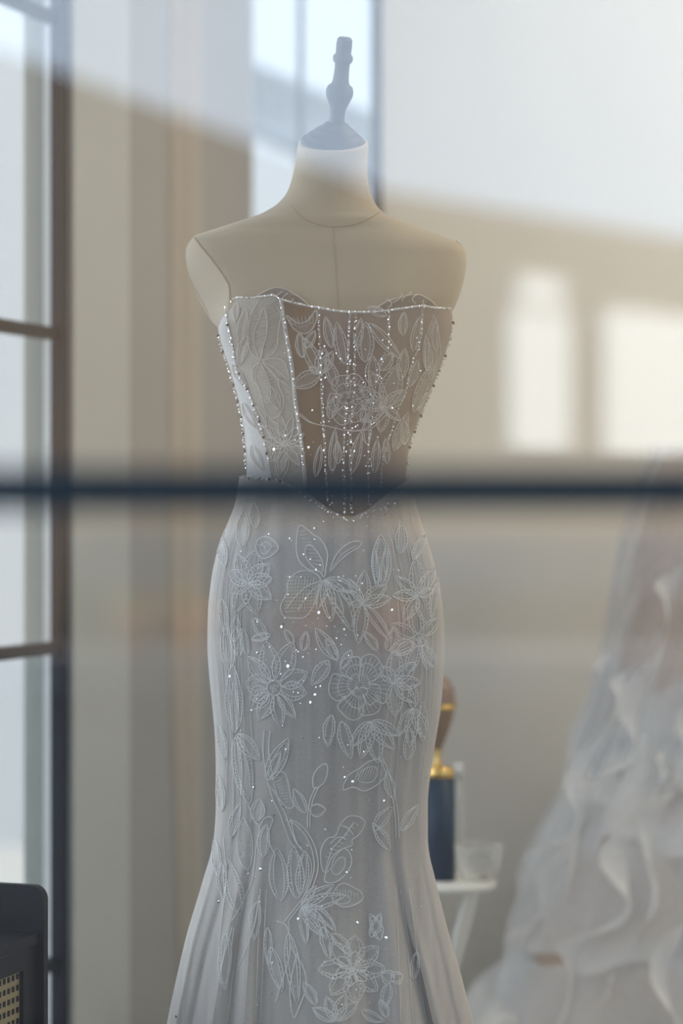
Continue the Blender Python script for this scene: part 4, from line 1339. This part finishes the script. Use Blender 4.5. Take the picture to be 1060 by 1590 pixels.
def cascade(a0, a1, y0, y1, wd, f1, ph):
    """a fluted strip running down the skirt, standing out from it"""
    V, Fc = [], []
    n, c = 90, 6
    for i in range(n + 1):
        t = i / n
        a = math.radians(a0 + (a1 - a0) * t + 2.2 * math.sin(f1 * t + ph))
        y = y0 + (y1 - y0) * t
        er = Vector((math.cos(a), math.sin(a), 0)); et = Vector((-math.sin(a), math.cos(a), 0))
        w = wd * kg * math.sin(math.pi * min(1, 0.12 + 0.88 * t)) ** 0.5 * (1 + 0.28 * math.sin(2.1 * f1 * t + 2 * ph))
        for k in range(c):
            u = k / (c - 1)
            r = gprof(y) - 16 * kg
            p = er * (r + w * u) + et * (w * 0.75 * u * math.sin(f1 * t * 1.7 + ph + u))
            V.append(Vector((p.x, 0.62 * p.y, max(0.004, zpy(y + 22 * u * math.sin(f1 * t + ph) + 14 * u)))))
    for i in range(n):
        for k in range(c - 1):
            q = i * c + k
            Fc.append((q, q + 1, q + c + 1, q + c))
    o = obj('ruffle_cascade', V, Fc, M['ruffle'], gown2)
    return o
for a0, a1, y0, y1, wd, f1, ph in ((205, 182, 900, 1230, 36, 9, 0.2), (222, 190, 960, 1500, 44, 13, 1.4), (238, 204, 850, 1420, 40, 12, 2.6), (246, 214, 1050, 1650, 46, 14, 0.9), (256, 228, 900, 1600, 42, 15, 3.3), (262, 240, 1150, 1700, 50, 12, 5.0), (212, 186, 1200, 1700, 44, 13, 4.1), (272, 252, 1000, 1650, 44, 14, 2.0)):
    cascade(a0, a1, y0, y1, wd, f1, ph)
# standing form inside it
v, f = lathe([(0, 0), (0.14, 0), (0.14, 0.015), (0.02, 0.03), (0.014, 0.05), (0.014, zpy(900)), (0.0, zpy(900))], 24, False, False)
obj('stand', v, f, M['steel'], gown2)
# bodice of the ruffled gown, out to the right of the frame
v, f = lathe([(0.0, zpy(700)), (76 * kg, zpy(702)), (72 * kg, zpy(640)), (74 * kg, zpy(560)), (84 * kg, zpy(480)), (86 * kg, zpy(430)), (0.0, zpy(432))], 60, False, False)
obj('bodice', [Vector((q.x + 0.03, 0.62 * q.y, q.z)) for q in v], f, M['ruffle'], gown2)
# train spreading on the floor towards the first gown
V, Fc = [], []
nu, nv = 50, 16
pa = [(1010, 1500), (940, 1470), (880, 1468), (800, 1500), (735, 1535), (690, 1580)]
for i in range(nu + 1):
    u = i / nu
    px = 1030 - 350 * u
    yt = float(np.interp(px, [680, 720, 760, 800, 850, 900, 1030], [1580, 1545, 1515, 1490, 1460, 1450, 1440]))
    for j in range(nv + 1):
        w = j / nv
        x = (px - 530) / F * YG + 0.03 * math.sin(9 * w + 7 * u)
        y = YG - 0.04 - 0.18 * w + 0.015 * math.sin(11 * u + 2 * w)
        z0 = ZC - (yt - 795) * kg
        z = z0 * (1 - w) ** 0.8 + 0.02 * math.sin(23 * u + 5 * w) * math.sin(math.pi * w) + 0.012 * math.sin(41 * u - 9 * w) * math.sin(math.pi * w)
        V.append(Vector((x - gx, y - YG, max(0.004, z))))
for i in range(nu):
    for j in range(nv):
        a = i * (nv + 1) + j
        Fc.append((a, a + 1, a + nv + 2, a + nv + 1))
obj('train', V, Fc, M['ruffle'], gown2)

# ------------------------------------------------------------------ beige drape hanging beside the back window
M['drape'] = mat('beige_drape', (0.48, 0.43, 0.36), 0.9, noise=0.12, nscale=10, sheen=0.2)
V, Fc = [], []
nu, nv = 28, 40
tD = 0.55
def lwt(px, off=0.007):
    k = (px - 530) / F
    bx0, by0 = P0.x + UY * off, P0.y - UX * off
    return (k * by0 - bx0) / (UX - k * UY)
tA, tB = lwt(268), lwt(318)
for j in range(nv + 1):
    w = j / nv
    z = 2.6 - 2.45 * w
    pinch = 1.0 - 0.30 * max(0.0, (w - 0.72) / 0.28)
    for i in range(nu + 1):
        u = i / nu
        t = tB + (tA - tB) * u * pinch
        off = -0.002 - 0.007 * math.sin(math.pi * u) * (1 + 0.4 * math.sin(u * 15 + 1.0 * w))
        V.append(LW(t, off, z))
for j in range(nv):
    for i in range(nu):
        a = j * (nu + 1) + i
        Fc.append((a, a + 1, a + nu + 2, a + nu + 1))
dr = obj('drape', V, Fc, M['drape'])
sd = dr.modifiers.new('thick', 'SOLIDIFY'); sd.thickness = 0.001
tag(dr, 'narrow beige fabric drape hanging on the wall left of the gown', 'drape')

# ------------------------------------------------------------------ unseen fill lamps added to brighten the right wall and gown
M['lamp'] = bpy.data.materials.new('fill_diffuser'); M['lamp'].use_nodes = True
_b = M['lamp'].node_tree.nodes['Principled BSDF']
_b.inputs['Emission Color'].default_value = (1.0, 0.84, 0.62, 1); _b.inputs['Emission Strength'].default_value = 3.0
FILL_LAMPS = [(1.15, 3.75, 'fill lamp added above the ruffled gown, nearer the gown'), (2.2, 3.0, 'fill lamp added near the right wall of the shop')]
for x, y, lab in FILL_LAMPS:
    lp = empty('fill_lamp', (x, y, H))
    tag(lp, 'round flush ' + lab, 'lamp', 'fill lamps added out of view')
    v, f = lathe([(0.0, 0.0), (0.17, 0.0), (0.17, -0.03), (0.15, -0.03)], 40, False, False)
    obj('housing', v, f, M['white_metal'], lp)
    v, f = lathe([(0.0, -0.028), (0.15, -0.028)], 40, False, False)
    obj('diffuser', v, f, M['lamp'], lp)
    ld = bpy.data.lights.new('fill_light', 'AREA')
    ld.shape = 'DISK'; ld.size = 0.3; ld.energy = 17; ld.color = (1.0, 0.92, 0.80)
    lo_ = bpy.data.objects.new('fill_light', ld)
    link(lo_, lp); lo_.location = (0, 0, -0.035)

# ------------------------------------------------------------------ made-up pots behind the camera, added to mirror as orange blurs
M['terracotta'] = mat('terracotta', (0.55, 0.20, 0.075), 0.85, noise=0.25, nscale=12)
M['leafy'] = mat('ochre_leaves', (0.30, 0.22, 0.05), 0.8, noise=0.5, nscale=20)
ystep = 14.4
zs_ = R(0, 1010, ystep).z
st(box('floor_step', (-7, R(0, 0, ystep).y - 0.4, -0.02), (8, R(0, 0, ystep).y + 0.4, zs_), M['kerb']))
for px, lab in ((205, 'leftmost made-up terracotta pot, an orange blur mirrored in the shop glass'), (292, 'second made-up terracotta pot, an orange blur mirrored left of the gown'),
                (472, 'made-up terracotta pot giving the orange blur on the left hip of the gown'), (596, 'made-up terracotta pot giving the orange blur on the right hip of the gown')):
    c = R(px, 1010, ystep)
    pot = empty('stand_in_pot', (c.x, c.y, zs_))
    tag(pot, lab, 'flower pot', 'made-up pots behind the camera')
    v, f = lathe([(0, 0), (0.11, 0), (0.14, 0.20), (0.155, 0.20), (0.155, 0.235), (0.135, 0.235), (0.12, 0.19), (0, 0.19)], 24, False, False)
    obj('pot', v, f, M['terracotta'], pot)
    V, Fc = [], []
    for k in range(60):
        a = random.uniform(0, 6.28); h = random.uniform(0.1, 0.22); r = random.uniform(0.02, 0.13)
        p = Vector((r * math.cos(a), r * math.sin(a), 0.19)); q = Vector((r * 1.4 * math.cos(a), r * 1.4 * math.sin(a), 0.19 + h)); w = Vector((-math.sin(a), math.cos(a), 0)) * 0.02
        m_ = (p + q) / 2
        b = len(V); V += [p, m_ + w, q, m_ - w]; Fc.append((b, b + 1, b + 2, b + 3))
    tag(obj('leaves', V, Fc, M['leafy'], pot), kind='stuff')
